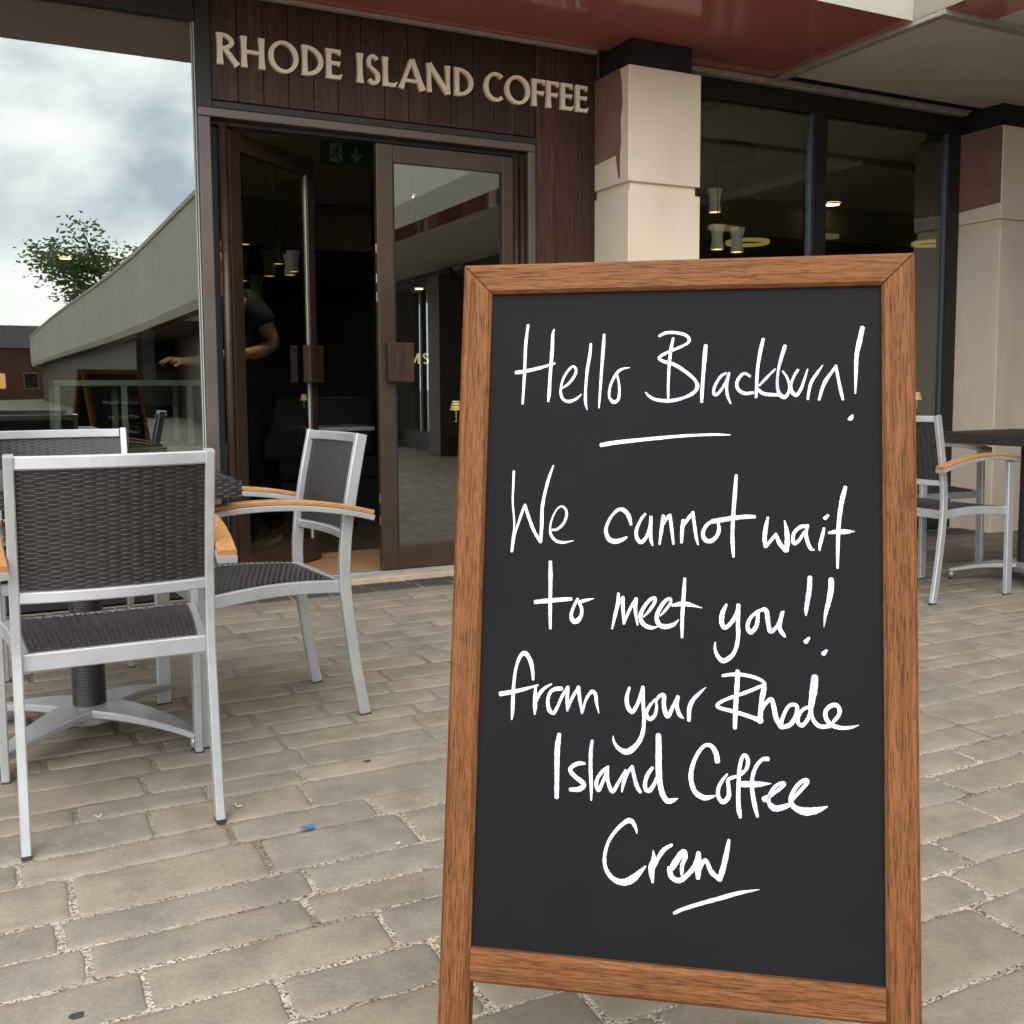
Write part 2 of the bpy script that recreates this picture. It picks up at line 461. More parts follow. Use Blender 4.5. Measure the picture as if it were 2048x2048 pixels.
# ------------------------------------------------------------------ objects
class MB:
    """Collects shapes; build() links them as ONE mesh object."""

    def __init__(self):
        self.v, self.f, self.mi, self.tone, self.sm = [], [], [], [], []

    def add(self, vs, fs, mi=0, tone=(1, 1, 1), smooth=False):
        o = len(self.v)
        self.v += [tuple(p) for p in vs]
        self.f += [tuple(i + o for i in f) for f in fs]
        self.mi += [mi] * len(fs)
        self.sm += [smooth] * len(fs)
        self.tone += [tone] * len(vs)
        return self

    def box(self, x0, x1, y0, y1, z0, z1, c=0.0, mi=0, tone=(1, 1, 1)):
        """Axis-aligned box; c chamfers every edge."""
        if c <= 0:
            vs = [(x, y, z) for z in (z0, z1) for y in (y0, y1) for x in (x0, x1)]
            fs = [(0, 2, 3, 1), (4, 5, 7, 6), (0, 1, 5, 4), (2, 6, 7, 3), (0, 4, 6, 2), (1, 3, 7, 5)]
            return self.add(vs, fs, mi, tone)
        bm = bmesh.new()
        bmesh.ops.create_cube(bm, size=1)
        for v in bm.verts:
            v.co = Vector((x0 + (v.co.x + .5) * (x1 - x0), y0 + (v.co.y + .5) * (y1 - y0), z0 + (v.co.z + .5) * (z1 - z0)))
        bmesh.ops.bevel(bm, geom=bm.edges[:], offset=c, segments=2, affect='EDGES', profile=0.5)
        self.bm(bm, mi, tone)
        return self

    def bm(self, bm, mi=0, tone=(1, 1, 1), smooth=False):
        bm.verts.index_update()
        self.add([v.co.copy() for v in bm.verts], [[v.index for v in f.verts] for f in bm.faces], mi, tone, smooth)
        bm.free()

    def prism(self, poly, d0, d1, plane='XZ', mi=0, tone=(1, 1, 1), c=0.0, flat=()):
        """A 2-D outline pushed from d0 to d1 along the third axis; c chamfers the d0 side."""
        def P(a, b, d):
            return {'XZ': (a, d, b), 'XY': (a, b, d), 'YZ': (d, a, b)}[plane]
        n = len(poly)
        if c > 0:
            cx = sum(p[0] for p in poly) / n
            cy = sum(p[1] for p in poly) / n
            ins = inset(poly, [.0003 if i in flat else c for i in range(n)])
            sgn = 1 if d1 > d0 else -1
            vs = [P(a, b, d0) for a, b in ins] + [P(a, b, d0 + sgn * c) for a, b in poly] + [P(a, b, d1) for a, b in poly]
            fs = [tuple(range(n)), tuple(range(3 * n - 1, 2 * n - 1, -1))]
            for k in (0, n):
                fs += [(k + i, k + (i + 1) % n, k + n + (i + 1) % n, k + n + i) for i in range(n)]
        else:
            vs = [P(a, b, d0) for a, b in poly] + [P(a, b, d1) for a, b in poly]
            fs = [tuple(range(n)), tuple(range(2 * n - 1, n - 1, -1))]
            fs += [(i, (i + 1) % n, n + (i + 1) % n, n + i) for i in range(n)]
        return self.add(vs, fs, mi, tone)

    def sweep(self, path, side, a, b, c=0.003, mi=0, caps=True, smooth=False):
        """A chamfered rectangular bar along a path; a is its size along 'side', b across it."""
        path = [Vector(p) for p in path]
        n = len(path)
        rings = []
        for i, p in enumerate(path):
            t = (path[min(i + 1, n - 1)] - path[max(i - 1, 0)]).normalized()
            s = Vector(side(i / (n - 1))) if callable(side) else Vector(side)
            s = (s - t * s.dot(t)).normalized()
            u = t.cross(s)
            ha = (a(i / (n - 1)) if callable(a) else a) / 2
            hb = (b(i / (n - 1)) if callable(b) else b) / 2
            cc = min(c, ha * .8, hb * .8)
            q = [(ha - cc, hb), (ha, hb - cc), (ha, -hb + cc), (ha - cc, -hb), (-ha + cc, -hb), (-ha, -hb + cc), (-ha, hb - cc), (-ha + cc, hb)]
            rings.append([p + s * x + u * y for x, y in q])
        vs = [v for r in rings for v in r]
        fs = [(i * 8 + j, i * 8 + (j + 1) % 8, (i + 1) * 8 + (j + 1) % 8, (i + 1) * 8 + j) for i in range(n - 1) for j in range(8)]
        if caps:
            fs += [tuple(range(7, -1, -1)), tuple((n - 1) * 8 + j for j in range(8))]
        return self.add(vs, fs, mi, smooth=smooth)

    def lathe(self, prof, center=(0, 0, 0), seg=24, mi=0, cap=True, smooth=True):
        cx, cy, cz = center
        vs = [(cx + r * math.cos(2 * math.pi * j / seg), cy + r * math.sin(2 * math.pi * j / seg), cz + z) for r, z in prof for j in range(seg)]
        n = len(prof)
        fs = [(i * seg + j, i * seg + (j + 1) % seg, (i + 1) * seg + (j + 1) % seg, (i + 1) * seg + j) for i in range(n - 1) for j in range(seg)]
        self.add(vs, fs, mi, smooth=smooth)
        if cap:
            o = len(self.v) - len(vs)
            self.f += [tuple(o + j for j in range(seg - 1, -1, -1)), tuple(o + (n - 1) * seg + j for j in range(seg))]
            self.mi += [mi, mi]
            self.sm += [False, False]
        return self

    def mesh(self, name, mats, recalc=True):
        me = bpy.data.meshes.new(name)
        me.from_pydata(self.v, [], self.f)
        mats = mats if isinstance(mats, (list, tuple)) else [mats]
        for m in mats:
            me.materials.append(m)
        me.polygons.foreach_set('material_index', self.mi)
        me.polygons.foreach_set('use_smooth', self.sm)
        if any(t != (1, 1, 1) for t in self.tone):
            ca = me.color_attributes.new('tone', 'FLOAT_COLOR', 'POINT')
            ca.data.foreach_set('color', [x for t in self.tone for x in (*t, 1)])
        else:
            if any(m and m.name.startswith(('dark_stained', 'worn_sand')) for m in mats):
                ca = me.color_attributes.new('tone', 'FLOAT_COLOR', 'POINT')
                ca.data.foreach_set('color', [1.0] * (4 * len(self.v)))
        if recalc:
            b = bmesh.new()
            b.from_mesh(me)
            bmesh.ops.recalc_face_normals(b, faces=b.faces)
            b.to_mesh(me)
            b.free()
        me.update()
        return me

    def build(self, name, mats, parent=None, recalc=True, label=None):
        o = bpy.data.objects.new(name, self.mesh(name, mats, recalc))
        col.objects.link(o)
        if parent:
            o.parent = parent
        if label:
            o['label'] = label
        return o


def inset(poly, d):
    """Move each edge i of a polygon inwards by d[i] (works for either winding)."""
    n = len(poly)
    d = d if isinstance(d, (list, tuple)) else [d] * n
    ar = sum(poly[i][0] * poly[(i + 1) % n][1] - poly[(i + 1) % n][0] * poly[i][1] for i in range(n))
    s = 1 if ar > 0 else -1
    ln = []
    for i in range(n):
        a, b = Vector(poly[i]), Vector(poly[(i + 1) % n])
        t = (b - a).normalized()
        ln.append((a + Vector((-t.y, t.x)) * s * d[i], t))
    out = []
    for i in range(n):
        (a, t), (b, q) = ln[i - 1], ln[i]
        cr_ = t.x * q.y - t.y * q.x
        k = ((b - a).x * q.y - (b - a).y * q.x) / cr_ if abs(cr_) > 1e-6 else 0
        out.append(tuple(a + t * k))
    return out


def thing(name, label, cat, loc=(0, 0, 0), rz=0.0, group=None):
    o = bpy.data.objects.new(name, None)
    o.empty_display_size = 0.1
    col.objects.link(o)
    o.location = loc
    o.rotation_euler = (0, 0, rz)
    return tag(o, label, cat, group)


def tag(o, label, cat, group=None):
    o['label'] = label
    o['category'] = cat
    if group:
        o['group'] = group
    return o


def struct(o):
    o['kind'] = 'structure'
    return o


def dup(root, loc, rz, label):
    """Copy a thing with its parts and their sub-parts."""
    r = root.copy()
    col.objects.link(r)
    r.location = loc
    r.rotation_euler = (0, 0, rz)
    r['label'] = label
    for ch in list(root.children):
        c = ch.copy()
        col.objects.link(c)
        c.parent = r
        for g in list(ch.children):
            d = g.copy()
            col.objects.link(d)
            d.parent = c
    return r


def smooth_path(pts, per=6):
    """Catmull-Rom through points of any dimension."""
    P = [tuple(p) for p in pts]
    if len(P) < 3:
        return [tuple(a + (b - a) * t / per for a, b in zip(P[0], P[-1])) for t in range(per + 1)]
    Q = [tuple(2 * a - b for a, b in zip(P[0], P[1]))] + P + [tuple(2 * a - b for a, b in zip(P[-1], P[-2]))]
    out = []
    for i in range(1, len(Q) - 2):
        for k in range(per):
            t = k / per
            out.append(tuple(0.5 * (2 * b + (c - a) * t + (2 * a - 5 * b + 4 * c - d) * t * t + (3 * b - a - 3 * c + d) * t ** 3)
                             for a, b, c, d in zip(Q[i - 1], Q[i], Q[i + 1], Q[i + 2])))
    out.append(P[-1])
    return out

# ------------------------------------------------------------------ ground
g = MB()
g.add([(-400, -400, -0.03), (400, -400, -0.03), (400, 400, -0.03), (-400, 400, -0.03)], [(0, 1, 2, 3)])
M['far_ground'] = varied('distant_paved_ground', (0.22, 0.20, 0.17), (0.29, 0.26, 0.22), 0.6, 0.85, 0, 0.3, 8)
struct(g.build('ground', M['far_ground']))

g = MB()
nx, ny = 60, 36
X0, X1, Y0, Y1 = -5.0, 9.0, -3.2, 5.30
vs = [(X0 + (X1 - X0) * i / nx, Y0 + (Y1 - Y0) * j / ny, -0.0034 + random.uniform(-.0013, .0010)) for j in range(ny + 1) for i in range(nx + 1)]
g.add(vs, [(j * (nx + 1) + i, j * (nx + 1) + i + 1, (j + 1) * (nx + 1) + i + 1, (j + 1) * (nx + 1) + i) for j in range(ny) for i in range(nx)], smooth=True)
struct(g.build('joint_sand', M['grit'], recalc=False))

rng = random.Random(5)


def stone(mb, x0, x1, y0, y1, tone, jit=0.0055, dome=0.0012, lift=0.0, rad=None):
    w_, h_ = x1 - x0, y1 - y0
    r = rad or rng.uniform(.008, .022)
    r = min(r, w_ * .3, h_ * .3)
    pts = []
    for cx, cy, a0 in ((x1 - r, y1 - r, 0), (x0 + r, y1 - r, 90), (x0 + r, y0 + r, 180), (x1 - r, y0 + r, 270)):
        for k in range(3):
            a = math.radians(a0 + 45 * k)
            pts.append((cx + r * math.cos(a), cy + r * math.sin(a)))
        # two points along the straight edge that follows this corner
        a = math.radians(a0 + 90)
        n_ = {0: (x0 + r, y1), 90: (x0, y0 + r), 180: (x1 - r, y0), 270: (x1, y1 - r)}[a0]
        p = pts[-1]
        for t in (.33, .67):
            pts.append((p[0] + (n_[0] - p[0]) * t, p[1] + (n_[1] - p[1]) * t))
    pts = [(a + rng.uniform(-jit, jit) * (.5 if k % 5 > 2 else .12), b + rng.uniform(-jit, jit) * (1 if k % 5 > 2 else .12)) for k, (a, b) in enumerate(pts)]
    cx, cy = (x0 + x1) / 2, (y0 + y1) / 2
    tx, ty = rng.uniform(-.0025, .0025), rng.uniform(-.006, .006)

    def Z(a, b, z):
        return z + lift + (a - cx) * tx + (b - cy) * ty
    n = len(pts)
    rings = []
    for ins, z in ((0, -.012), (.0020, -.0030), (.007, -.0008), (.020, dome * .6)):
        sx = (w_ / 2 - ins) / (w_ / 2)
        sy = (h_ / 2 - ins) / (h_ / 2)
        rings.append([(cx + (a - cx) * sx, cy + (b - cy) * sy, Z(a, b, z)) for a, b in pts])
    vs = [p for q in rings for p in q] + [(cx, cy, Z(cx, cy, dome))]
    fs = [(k * n + i, k * n + (i + 1) % n, (k + 1) * n + (i + 1) % n, (k + 1) * n + i) for k in range(3) for i in range(n)]
    fs += [(3 * n + i, 3 * n + (i + 1) % n, 4 * n) for i in range(n)]
    mb.add(vs, fs, 0, tone, smooth=True)


def tone():
    base = rng.choice([(.296, .256, .207), (.286, .250, .208), (.303, .261, .209), (.278, .246, .210), (.290, .255, .214), (.298, .254, .201)])
    k = rng.uniform(.93, 1.06)
    return tuple(c * k for c in base)


pv = MB()
y = -3.0
while y < 4.86:
    h = rng.choice([.11, .125, .14, .145, .155, .17, .19])
    if 5.02 - (y + h) < .09:
        h = 5.02 - y
    x = -4.8 + rng.uniform(-.3, 0)
    while x < 8.8:
        wd = rng.uniform(.22, .52)
        gp = rng.uniform(.002, .008)
        gq = rng.uniform(.001, .0055)
        stone(pv, x + gp, x + wd - gp, y + gq, y + h - gq, tone())
        x += wd
    y += h
struct(pv.build('paving', M['sett'], recalc=False))

pv = MB()
x = -4.8
while x < 8.8:
    wd = rng.uniform(.17, .27)
    k = rng.uniform(.75, 1.1)
    stone(pv, x + .003, x + wd - .003, 5.025, 5.135, (.085 * k, .078 * k, .075 * k), jit=.002, rad=.006)
    x += wd
x = -4.8
while x < 8.8:
    wd = rng.uniform(.22, .30)
    k = rng.uniform(.75, 1.1)
    stone(pv, x + .003, x + wd - .003, 5.138, 5.25, (.075 * k, .068 * k, .066 * k), jit=.002, rad=.006)
    x += wd
struct(pv.build('dark_paving_border', M['sett'], recalc=False))

# ------------------------------------------------------------------ the coffee shop
FY = 5.35
shop = thing('shop_building', 'dark boarded coffee shop front with open glass door, cream pillars and red canopy underside', 'building', (0, 0, 0))

b = MB()
edges = [1.02, 1.153, 1.281, 1.409, 1.54, 1.671, 1.799, 1.927, 2.061, 2.187, 2.314, 2.445, 2.578, 2.704, 2.833]
for i in range(len(edges) - 1):
    k = rng.uniform(.72, 1.3)
    b.box(edges[i] + .0015, edges[i + 1] - .0015, FY - .02, FY, 2.486, 2.995, .003, tone=(k, k * rng.uniform(.9, 1.08), k * rng.uniform(.9, 1.1)))
for x0, x1 in ((2.837, 2.966), (2.966, 3.066), (3.066, 3.15), (3.15, 3.236)):
    k = rng.uniform(.7, 1.5)
    b.box(x0 + .0015, x1 - .0015, FY - .02, FY, .06, 2.995, .003, tone=(k * 1.1, k * .93, k * .92))
b.build('timber_cladding', M['boarding'], shop)
b = MB()
b.box(1.018, 2.835, FY + .001, FY + .14, 2.442, 3.10)
b.box(2.838, 3.26, FY + .001, FY + .14, .0, 3.10)
b.build('cladding_backing', M['black'], shop)
b = MB()
b.box(.948, 1.0185, FY - .035, FY + .02, 2.442, 2.998, .003)
b.box(1.0195, 2.8345, FY - .035, FY + .0005, 2.4425, 2.478, .003)
b.box(2.8235, 2.8365, FY - .035, FY, .045, 2.4415, .002)
b.build('dark_trim', M['darkframe'], shop)

f = MB()
f.box(.948, 2.8225, FY - .045, FY + .09, 2.396, 2.440, .004)          # lintel
f.box(.948, 1.006, FY - .045, FY + .09, .045, 2.3945, .004)            # post beside the window
f.box(2.778, 2.8225, FY - .045, FY + .09, .045, 2.3945, .004)          # right jamb
f.build('door_frame', M['greyframe'], shop)
f = MB()
f.box(1.008, 1.05, FY + .035, FY + .09, .045, 2.3945)
f.box(1.008, 2.776, FY + .01, FY + .09, 2.372, 2.3945)
f.build('door_rebate', M['black'], shop)
f = MB()
for cx in (2.713, 2.752):
    f.lathe([(.016, .045), (.016, 2.372)], (cx, FY - .012, 0), 14)
f.build('jamb_tube', M['bronze'], shop)
st = MB()
st.box(.945, 3.2, 5.253, 5.345, -.02, .028, .006)
st.build('stone_step', M['stonestep'], shop)
st = MB()
st.box(.95, 2.82, 5.3455, 5.44, -.02, .043, .003)
st.build('door_sill', M['sill'], shop)

# display window, to the left
wf = MB()
wf.box(-3.2, .946, FY - .03, FY + .07, 2.852, 3.0, .003)
wf.box(-3.2, .946, FY - .03, FY + .07, .0, .115, .003)
wf.box(-3.2, -3.08, FY - .03, FY + .07, .1155, 2.8515, .003)
win = wf.build('display_window', M['darkframe'], shop)


def pane(x0, x1, y0, y1, z0, z1, m, parent, name='pane', warp=0.0):
    p = MB()
    if warp:       # float glass is never quite flat
        nx_, nz_ = 16, 12
        wr = random.Random(8)
        g_ = [(x0 + (x1 - x0) * i / nx_, y0 + (wr.uniform(-warp, warp) if 0 < i < nx_ and 0 < j < nz_ else 0), z0 + (z1 - z0) * j / nz_) for j in range(nz_ + 1) for i in range(nx_ + 1)]
        p.add(g_, [(j * (nx_ + 1) + i, j * (nx_ + 1) + i + 1, (j + 1) * (nx_ + 1) + i + 1, (j + 1) * (nx_ + 1) + i) for j in range(nz_) for i in range(nx_)], 0, smooth=True)
        vs = [(x, y, z) for y in (y0, y1) for z in (z0, z1) for x in (x0, x1)]
        p.add(vs, [(4, 6, 7, 5), (1, 5, 7, 3), (0, 2, 6, 4), (2, 3, 7, 6), (0, 4, 5, 1)], 1)
        return p.build(name, [m, M['clear']], parent, recalc=False)
    vs = [(x0, y0, z0), (x1, y0, z0), (x1, y0, z1), (x0, y0, z1), (x0, y1, z0), (x1, y1, z0), (x1, y1, z1), (x0, y1, z1)]
    p.add(vs, [(0, 1, 2, 3)], 0)
    p.add(vs, [(5, 4, 7, 6), (1, 5, 6, 2), (4, 0, 3, 7), (3, 2, 6, 7), (4, 5, 1, 0)], 1)
    return p.build(name, [m, M['clear']], parent)


pane(-3.079, .930, FY, FY + .012, .116, 2.851, M['window_glass'], win, warp=.0007)
sl = MB()
sl.box(.931, .935, FY - .006, FY + .02, .116, 2.851)
sl.box(.9405, .9455, FY - .012, FY + .02, .116, 2.851)
sl.build('glazing_seal', M['seal'], win)


def leaf(name, hinge, ang, width, hand):
    """A glazed door leaf, local x from the hinge, local -y outside."""
    z0, z1 = .05, 2.36
    d = MB()
    d.box(0, .095, -.022, .022, z0, z1, .004)
    d.box(width - .07, width, -.022, .022, z0, z1, .004)
    d.box(.0955, width - .0705, -.0215, .0215, z1 - .094, z1, .003)
    d.box(.0955, width - .0705, -.0215, .0215, z0, z0 + .128, .003)
    o = d.build(name, M['bronze'], shop)
    o.location = (hinge[0], hinge[1], 0)
    o.rotation_euler = (0, 0, ang)
    p = pane(.096, width - .071, -.006, .004, z0 + .1285, z1 - .0945, M['door_glass'], o)
    s = MB()
    s.box(.0965, .1045, -.013, -.0065, z0 + .129, z1 - .095)
    s.box(width - .0795, width - .0715, -.013, -.0065, z0 + .129, z1 - .095)
    s.build('glazing_seal', M['seal'] if hand == 'open' else M['black'], o)
    return o


right = leaf('door', (1.871, FY + .004), 0, .822, 'shut')
h_ = MB()
h_.box(.036, .185, -.075, -.0225, 1.085, 1.30, .006)
h_.build('pull_handle', M['boarding'], right)
for zz in (.42, .30, 1.52, 1.62, 1.78):
    h_ = MB()
    h_.box(-.005, -.0005, -.012, .012, zz, zz + .05, .001)
    h_.build('edge_bolt', M['steel'], right)
ang = math.atan2(.54, .585)
left = leaf('door', (1.09, FY + .03), ang, .80, 'open')
h_ = MB()
h_.box(.64, .785, -.075, -.0225, 1.085, 1.30, .006)
h_.build('pull_handle', M['boarding'], left)
h_ = MB()
h_.box(.8005, .806, -.012, .012, 1.66, 1.80, .001)
h_.box(.806, .818, -.006, .006, 1.715, 1.745, .002)
h_.build('lock_plate', M['steel'], left)
f = MB()
f.lathe([(.022, .045), (.022, 2.385)], (1.072, FY + .002, 0), 16)
f.build('hinge_post', M['bronze'], shop)


# pillars
def pillar(x0, x1, brown_to=None):
    p = MB()
    y0, y1 = 4.968, 5.36
    p.box(x0, x1, y0, y1, -.02, 2.160, .006)
    p.box(x0 + .022, x1 - .022, y0 + .022, y1, 2.1605, 2.2105)
    p.box(x0, x1, y0, y1, 2.211, 2.85, .006)
    o = p.build('pillar', M['cream'], shop)
    n_ = MB()
    n_.box(x0 + .05, x1 - .03, y0 + .05, y1, 2.8505, 3.014)
    n_.build('pillar_neck', M['black'], o)
    q = MB()
    if brown_to is None:
        out = [(5.355, 2.36), (5.10, 2.375), (5.085, 2.30), (5.07, 2.235), (5.055, 2.245), (5.058, 2.36), (5.045, 2.45), (5.05, 2.56), (5.03, 2.66), (5.04, 2.76), (5.06, 2.845), (5.355, 2.845)]
    else:
        out = [(5.355, brown_to), (4.975, brown_to + .02), (4.975, 2.845), (5.355, 2.845)]
    q.prism(out, x0 - .0025, x0 + .01, 'YZ')
    q.build('paint_patch', M['brownpaint'], o)
    return o


pillar(3.237, 3.735)
pillar(6.32, 6.80, 2.30)

# right-hand windows
wf = MB()
wf.box(3.70, 6.322, FY - .03, FY + .07, 2.852, 2.976, .003)
wf.box(3.70, 3.80, FY - .03, FY + .07, .3, 2.8515, .003)
wf.box(4.93, 5.045, FY - .03, FY + .07, .3005, 2.8515, .003)
wf.box(6.205, 6.322, FY - .03, FY + .07, .3, 2.8515, .003)
wf.box(3.70, 6.322, FY - .03, FY + .07, .0, .2995, .003)
rw = wf.build('side_window', M['darkframe'], shop)
pane(3.801, 4.929, FY, FY + .012, .301, 2.851, M['dim_glass'], rw)
pane(5.046, 6.204, FY, FY + .012, .301, 2.851, M['dim_glass'], rw)
s = MB()
M['bluegrey'] = mat('blue_grey_bead', (0.10, 0.115, 0.15), 0.35, 0.3)
s.box(4.905, 4.9285, FY - .02, FY - .0005, .301, 2.851, .002)
s.box(6.185, 6.2035, FY - .02, FY - .0005, .301, 2.851, .002)
s.build('glazing_seal', M['bluegrey'], rw)

# canopy over the pavement
c = MB()
xs = [-8.0, -6.2, -4.66, -3.12, -1.58, -.04, 1.50, 3.04, 4.515]
for i in range(len(xs) - 1):
    c.box(xs[i] + .001, xs[i + 1] - .001, 4.142, FY - .06, 3.015, 3.05)
c.build('canopy_soffit', M['red'], shop)
c = MB()
c.box(-8, 3.236, FY - .059, FY - .021, 2.996, 3.0145, .003)
c.box(3.7365, 6.318, 5.262, FY - .031, 2.977, 3.012, .004)
c.build('soffit_edge_trim', M['paletrim'], shop)
c = MB()
c.prism([(4.14, 3.015), (4.045, 3.24), (4.045, 5.52), (4.00, 5.53), (4.00, 5.65), (4.22, 5.65), (4.22, 3.0505), (4.14, 3.05)], -12, 4.512, 'YZ')
c.build('canopy_fascia', M['fascia'], shop)
c = MB()
c.box(4.518, 12.6, 3.99, 5.185, 3.014, 3.06)
c.box(4.518, 9.2, 5.30, 5.349, 3.0145, 3.06)
c.build('grey_soffit', M['greysoffit'], shop)
c = MB()
c.box(4.518, 9.2, 5.186, 5.2995, 3.03, 3.06)
c.build('soffit_recess', M['black'], shop)
c = MB()
c.box(4.517, 9.2, 3.93, 3.9895, 2.985, 3.06, .004)
c.box(4.517, 4.572, 3.9905, 5.255, 2.988, 3.0135, .004)
c.build('soffit_lip', M['paletrim'], shop)

# rooms behind the glass
c = MB()
c.box(-12, 14, 4.23, 19.3, 5.3, 5.4)
c.box(-12, 14, 4.23, 19.3, 3.07, 3.12)
c.build('roof', M['slate'], shop)
c = MB()
c.box(-3.2, 9.4, FY + .075, 19.0, 2.90, 3.06)
c.build('interior_ceiling', M['ceiling'], shop)
c = MB()
c.box(-3.2, 9.4, 5.441, 19.0, -.02, .03)
c.build('interior_floor', M['infloor'], shop)
c = MB()
c.box(-3.3, -3.201, FY - .05, 19.1, -.02, 3.06)
c.box(-3.2, 9.4, 19.0, 19.1, -.02, 3.06)
c.box(9.401, 9.5, FY, 19.1, -.02, 3.06)
c.box(1.0, 1.09, 8.2, 15.0, .03, 2.9)
c.box(3.1, 3.35, 8.6, 9.0, .03, 2.9)
c.box(6.323, 9.4, FY + .01, FY + .07, -.02, 3.06)
c.box(-8, -3.301, FY - .02, FY + .07, -.02, 3.01)
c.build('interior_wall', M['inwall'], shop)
c = MB()
c.box(3.9, 9.3, 8.15, 8.75, 2.55, 2.8995)
c.box(1.1, 3.9, 10.2, 10.5, 2.45, 2.8995)
c.build('ceiling_beam', M['inwall'], shop)
c = MB()
c.box(1.25, 2.62, 5.46, 6.12, .0305, .042)
c.build('entrance_mat', M['matting'], shop)

# ------------------------------------------------------------------ the arcade wing on the right, running back towards the viewer
wing = thing('arcade_building', 'long cream arcade wing with shop windows, mirrored in the coffee shop glass', 'building', (0, 0, 0))
WY0 = -86
c = MB()
# the wing bends gently towards the square at its far end
PLAN = [(4.128, 0), (-20, 0), (-26, -.03), (-32, -.16), (-38, -.36), (-44, -.58), (-50, -.80), (-58, -1.05), (-70, -1.35), (WY0, -1.65)]
prof = [(4.515, 3.015), (4.42, 3.24), (4.42, 5.52), (4.37, 5.53), (4.37, 5.647), (4.62, 5.647), (4.62, 3.0505), (4.515, 3.05)]
vs = [(x + dx, yy, z) for yy, dx in PLAN for x, z in prof]
n8 = len(prof)
fs = [(i * n8 + k, i * n8 + (k + 1) % n8, (i + 1) * n8 + (k + 1) % n8, (i + 1) * n8 + k) for i in range(len(PLAN) - 1) for k in range(n8)]
fs += [tuple(range(n8)), tuple(range((len(PLAN) - 1) * n8, len(PLAN) * n8))]
c.add(vs, fs)
c.build('canopy_fascia', M['wingfascia'], wing)
c = MB()
vs = [(x + dx if x < 6 else x, yy, z) for yy, dx in PLAN[1:] for x, z in ((4.518, 3.016), (6.75, 3.016), (6.75, 3.0195), (4.518, 3.0195))]
fs = [(i * 4 + k, i * 4 + (k + 1) % 4, (i + 1) * 4 + (k + 1) % 4, (i + 1) * 4 + k) for i in range(len(PLAN) - 2) for k in range(4)]
c.add(vs, fs)
vs = [(x + dx, yy, z) for yy, dx in PLAN[3:] for x, z in ((5.2, -.02), (5.4, -.02), (5.4, 3.0155), (5.2, 3.0155))]
fs = [(i * 4 + k, i * 4 + (k + 1) % 4, (i + 1) * 4 + (k + 1) % 4, (i + 1) * 4 + k) for i in range(len(PLAN) - 4) for k in range(4)] + [(0, 1, 2, 3)]
c.add(vs, fs)
c.build('curved_end_wall', M['inwall'], wing)
c = MB()
c.box(4.519, 4.90, WY0, 3.9295, 3.014, 3.06)
c.build('canopy_soffit', M['red'], wing)
c = MB()
c.box(4.901, 6.75, WY0, 3.9295, 3.02, 3.06)
c.build('inner_soffit', M['greysoffit'], wing)
c = MB()
c.box(4.63, 12.5, WY0, 3.93, 5.3, 5.4)
c.build('roof', M['slate'], wing)
c = MB()
c.box(6.751, 12.5, WY0, 4.0, 2.95, 3.06)
c.build('interior_ceiling', M['ceiling'], wing)
c = MB()
c.box(6.751, 12.5, WY0, 4.0, -.02, .02)
c.build('interior_floor', M['infloor'], wing)
c = MB()
c.box(10.5, 10.6, WY0, 4.6, .0, 2.95)
c.box(6.76, 10.7, 4.6, 4.7, 0, 3.013)
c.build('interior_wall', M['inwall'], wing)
for k in range(10):
    yy = 4.6 - 3.08 * (k + 1)
    c = MB()
    c.box(6.30, 6.75, yy - .24, yy + .24, -.02, 2.85, .006)
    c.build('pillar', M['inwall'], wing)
    if k < 9:
        c = MB()
        c.box(6.70, 6.79, yy - 2.84, yy - .24, 2.80, 3.013)
        c.box(6.70, 6.79, yy - 2.84, yy - .24, -.02, .3)
        c.box(6.70, 6.79, yy - 1.59, yy - 1.49, .3005, 2.7995)
        sw = c.build('shop_window', M['darkframe'], wing)
        p = MB()
        for q0, q1 in ((yy - 2.839, yy - 1.591), (yy - 1.489, yy - .241)):
            vs = [(6.74, q0, .301), (6.74, q1, .301), (6.74, q1, 2.799), (6.74, q0, 2.799), (6.752, q0, .301), (6.752, q1, .301), (6.752, q1, 2.799), (6.752, q0, 2.799)]
            p.add(vs, [(0, 1, 2, 3)], 0)
            p.add(vs, [(5, 4, 7, 6), (1, 5, 6, 2), (4, 0, 3, 7), (3, 2, 6, 7), (4, 5, 1, 0)], 1)
        p.build('pane', [M['wing_glass'], M['clear']], sw)
    for xx in (7.6, 9.2):
        c = MB()
        c.box(xx, xx + .35, yy - .78, yy - .66, 2.90, 2.949)
        c.build('ceiling_light', M['shoplight'], wing)
c = MB()
c.box(6.6, 6.8, -33, 4.6 - 3.08 * 10 - .24, -.02, 3.013)
c.build('end_wall', M['inwall'], wing)

# ------------------------------------------------------------------ tree and houses beyond the square, seen in the window glass
tr = thing('tree', 'broad leafy tree mirrored above the cream wall in the left window', 'tree', (11.9, -92, 0))
tr.scale = (1.62, 1.62, 1.34)
t = MB()
rt_ = random.Random(3)


def limb(p, q, r0, r1, n=5):
    path = [tuple(a + (b_ - a) * i / n + (rt_.uniform(-.12, .12) if 0 < i < n else 0) for a, b_ in zip(p, q)) for i in range(n + 1)]
    t.sweep(path, (1, .3, 0), lambda u: 2 * (r0 + (r1 - r0) * u), lambda u: 2 * (r0 + (r1 - r0) * u), c=r1 * .6, smooth=True)
    return path[-1]


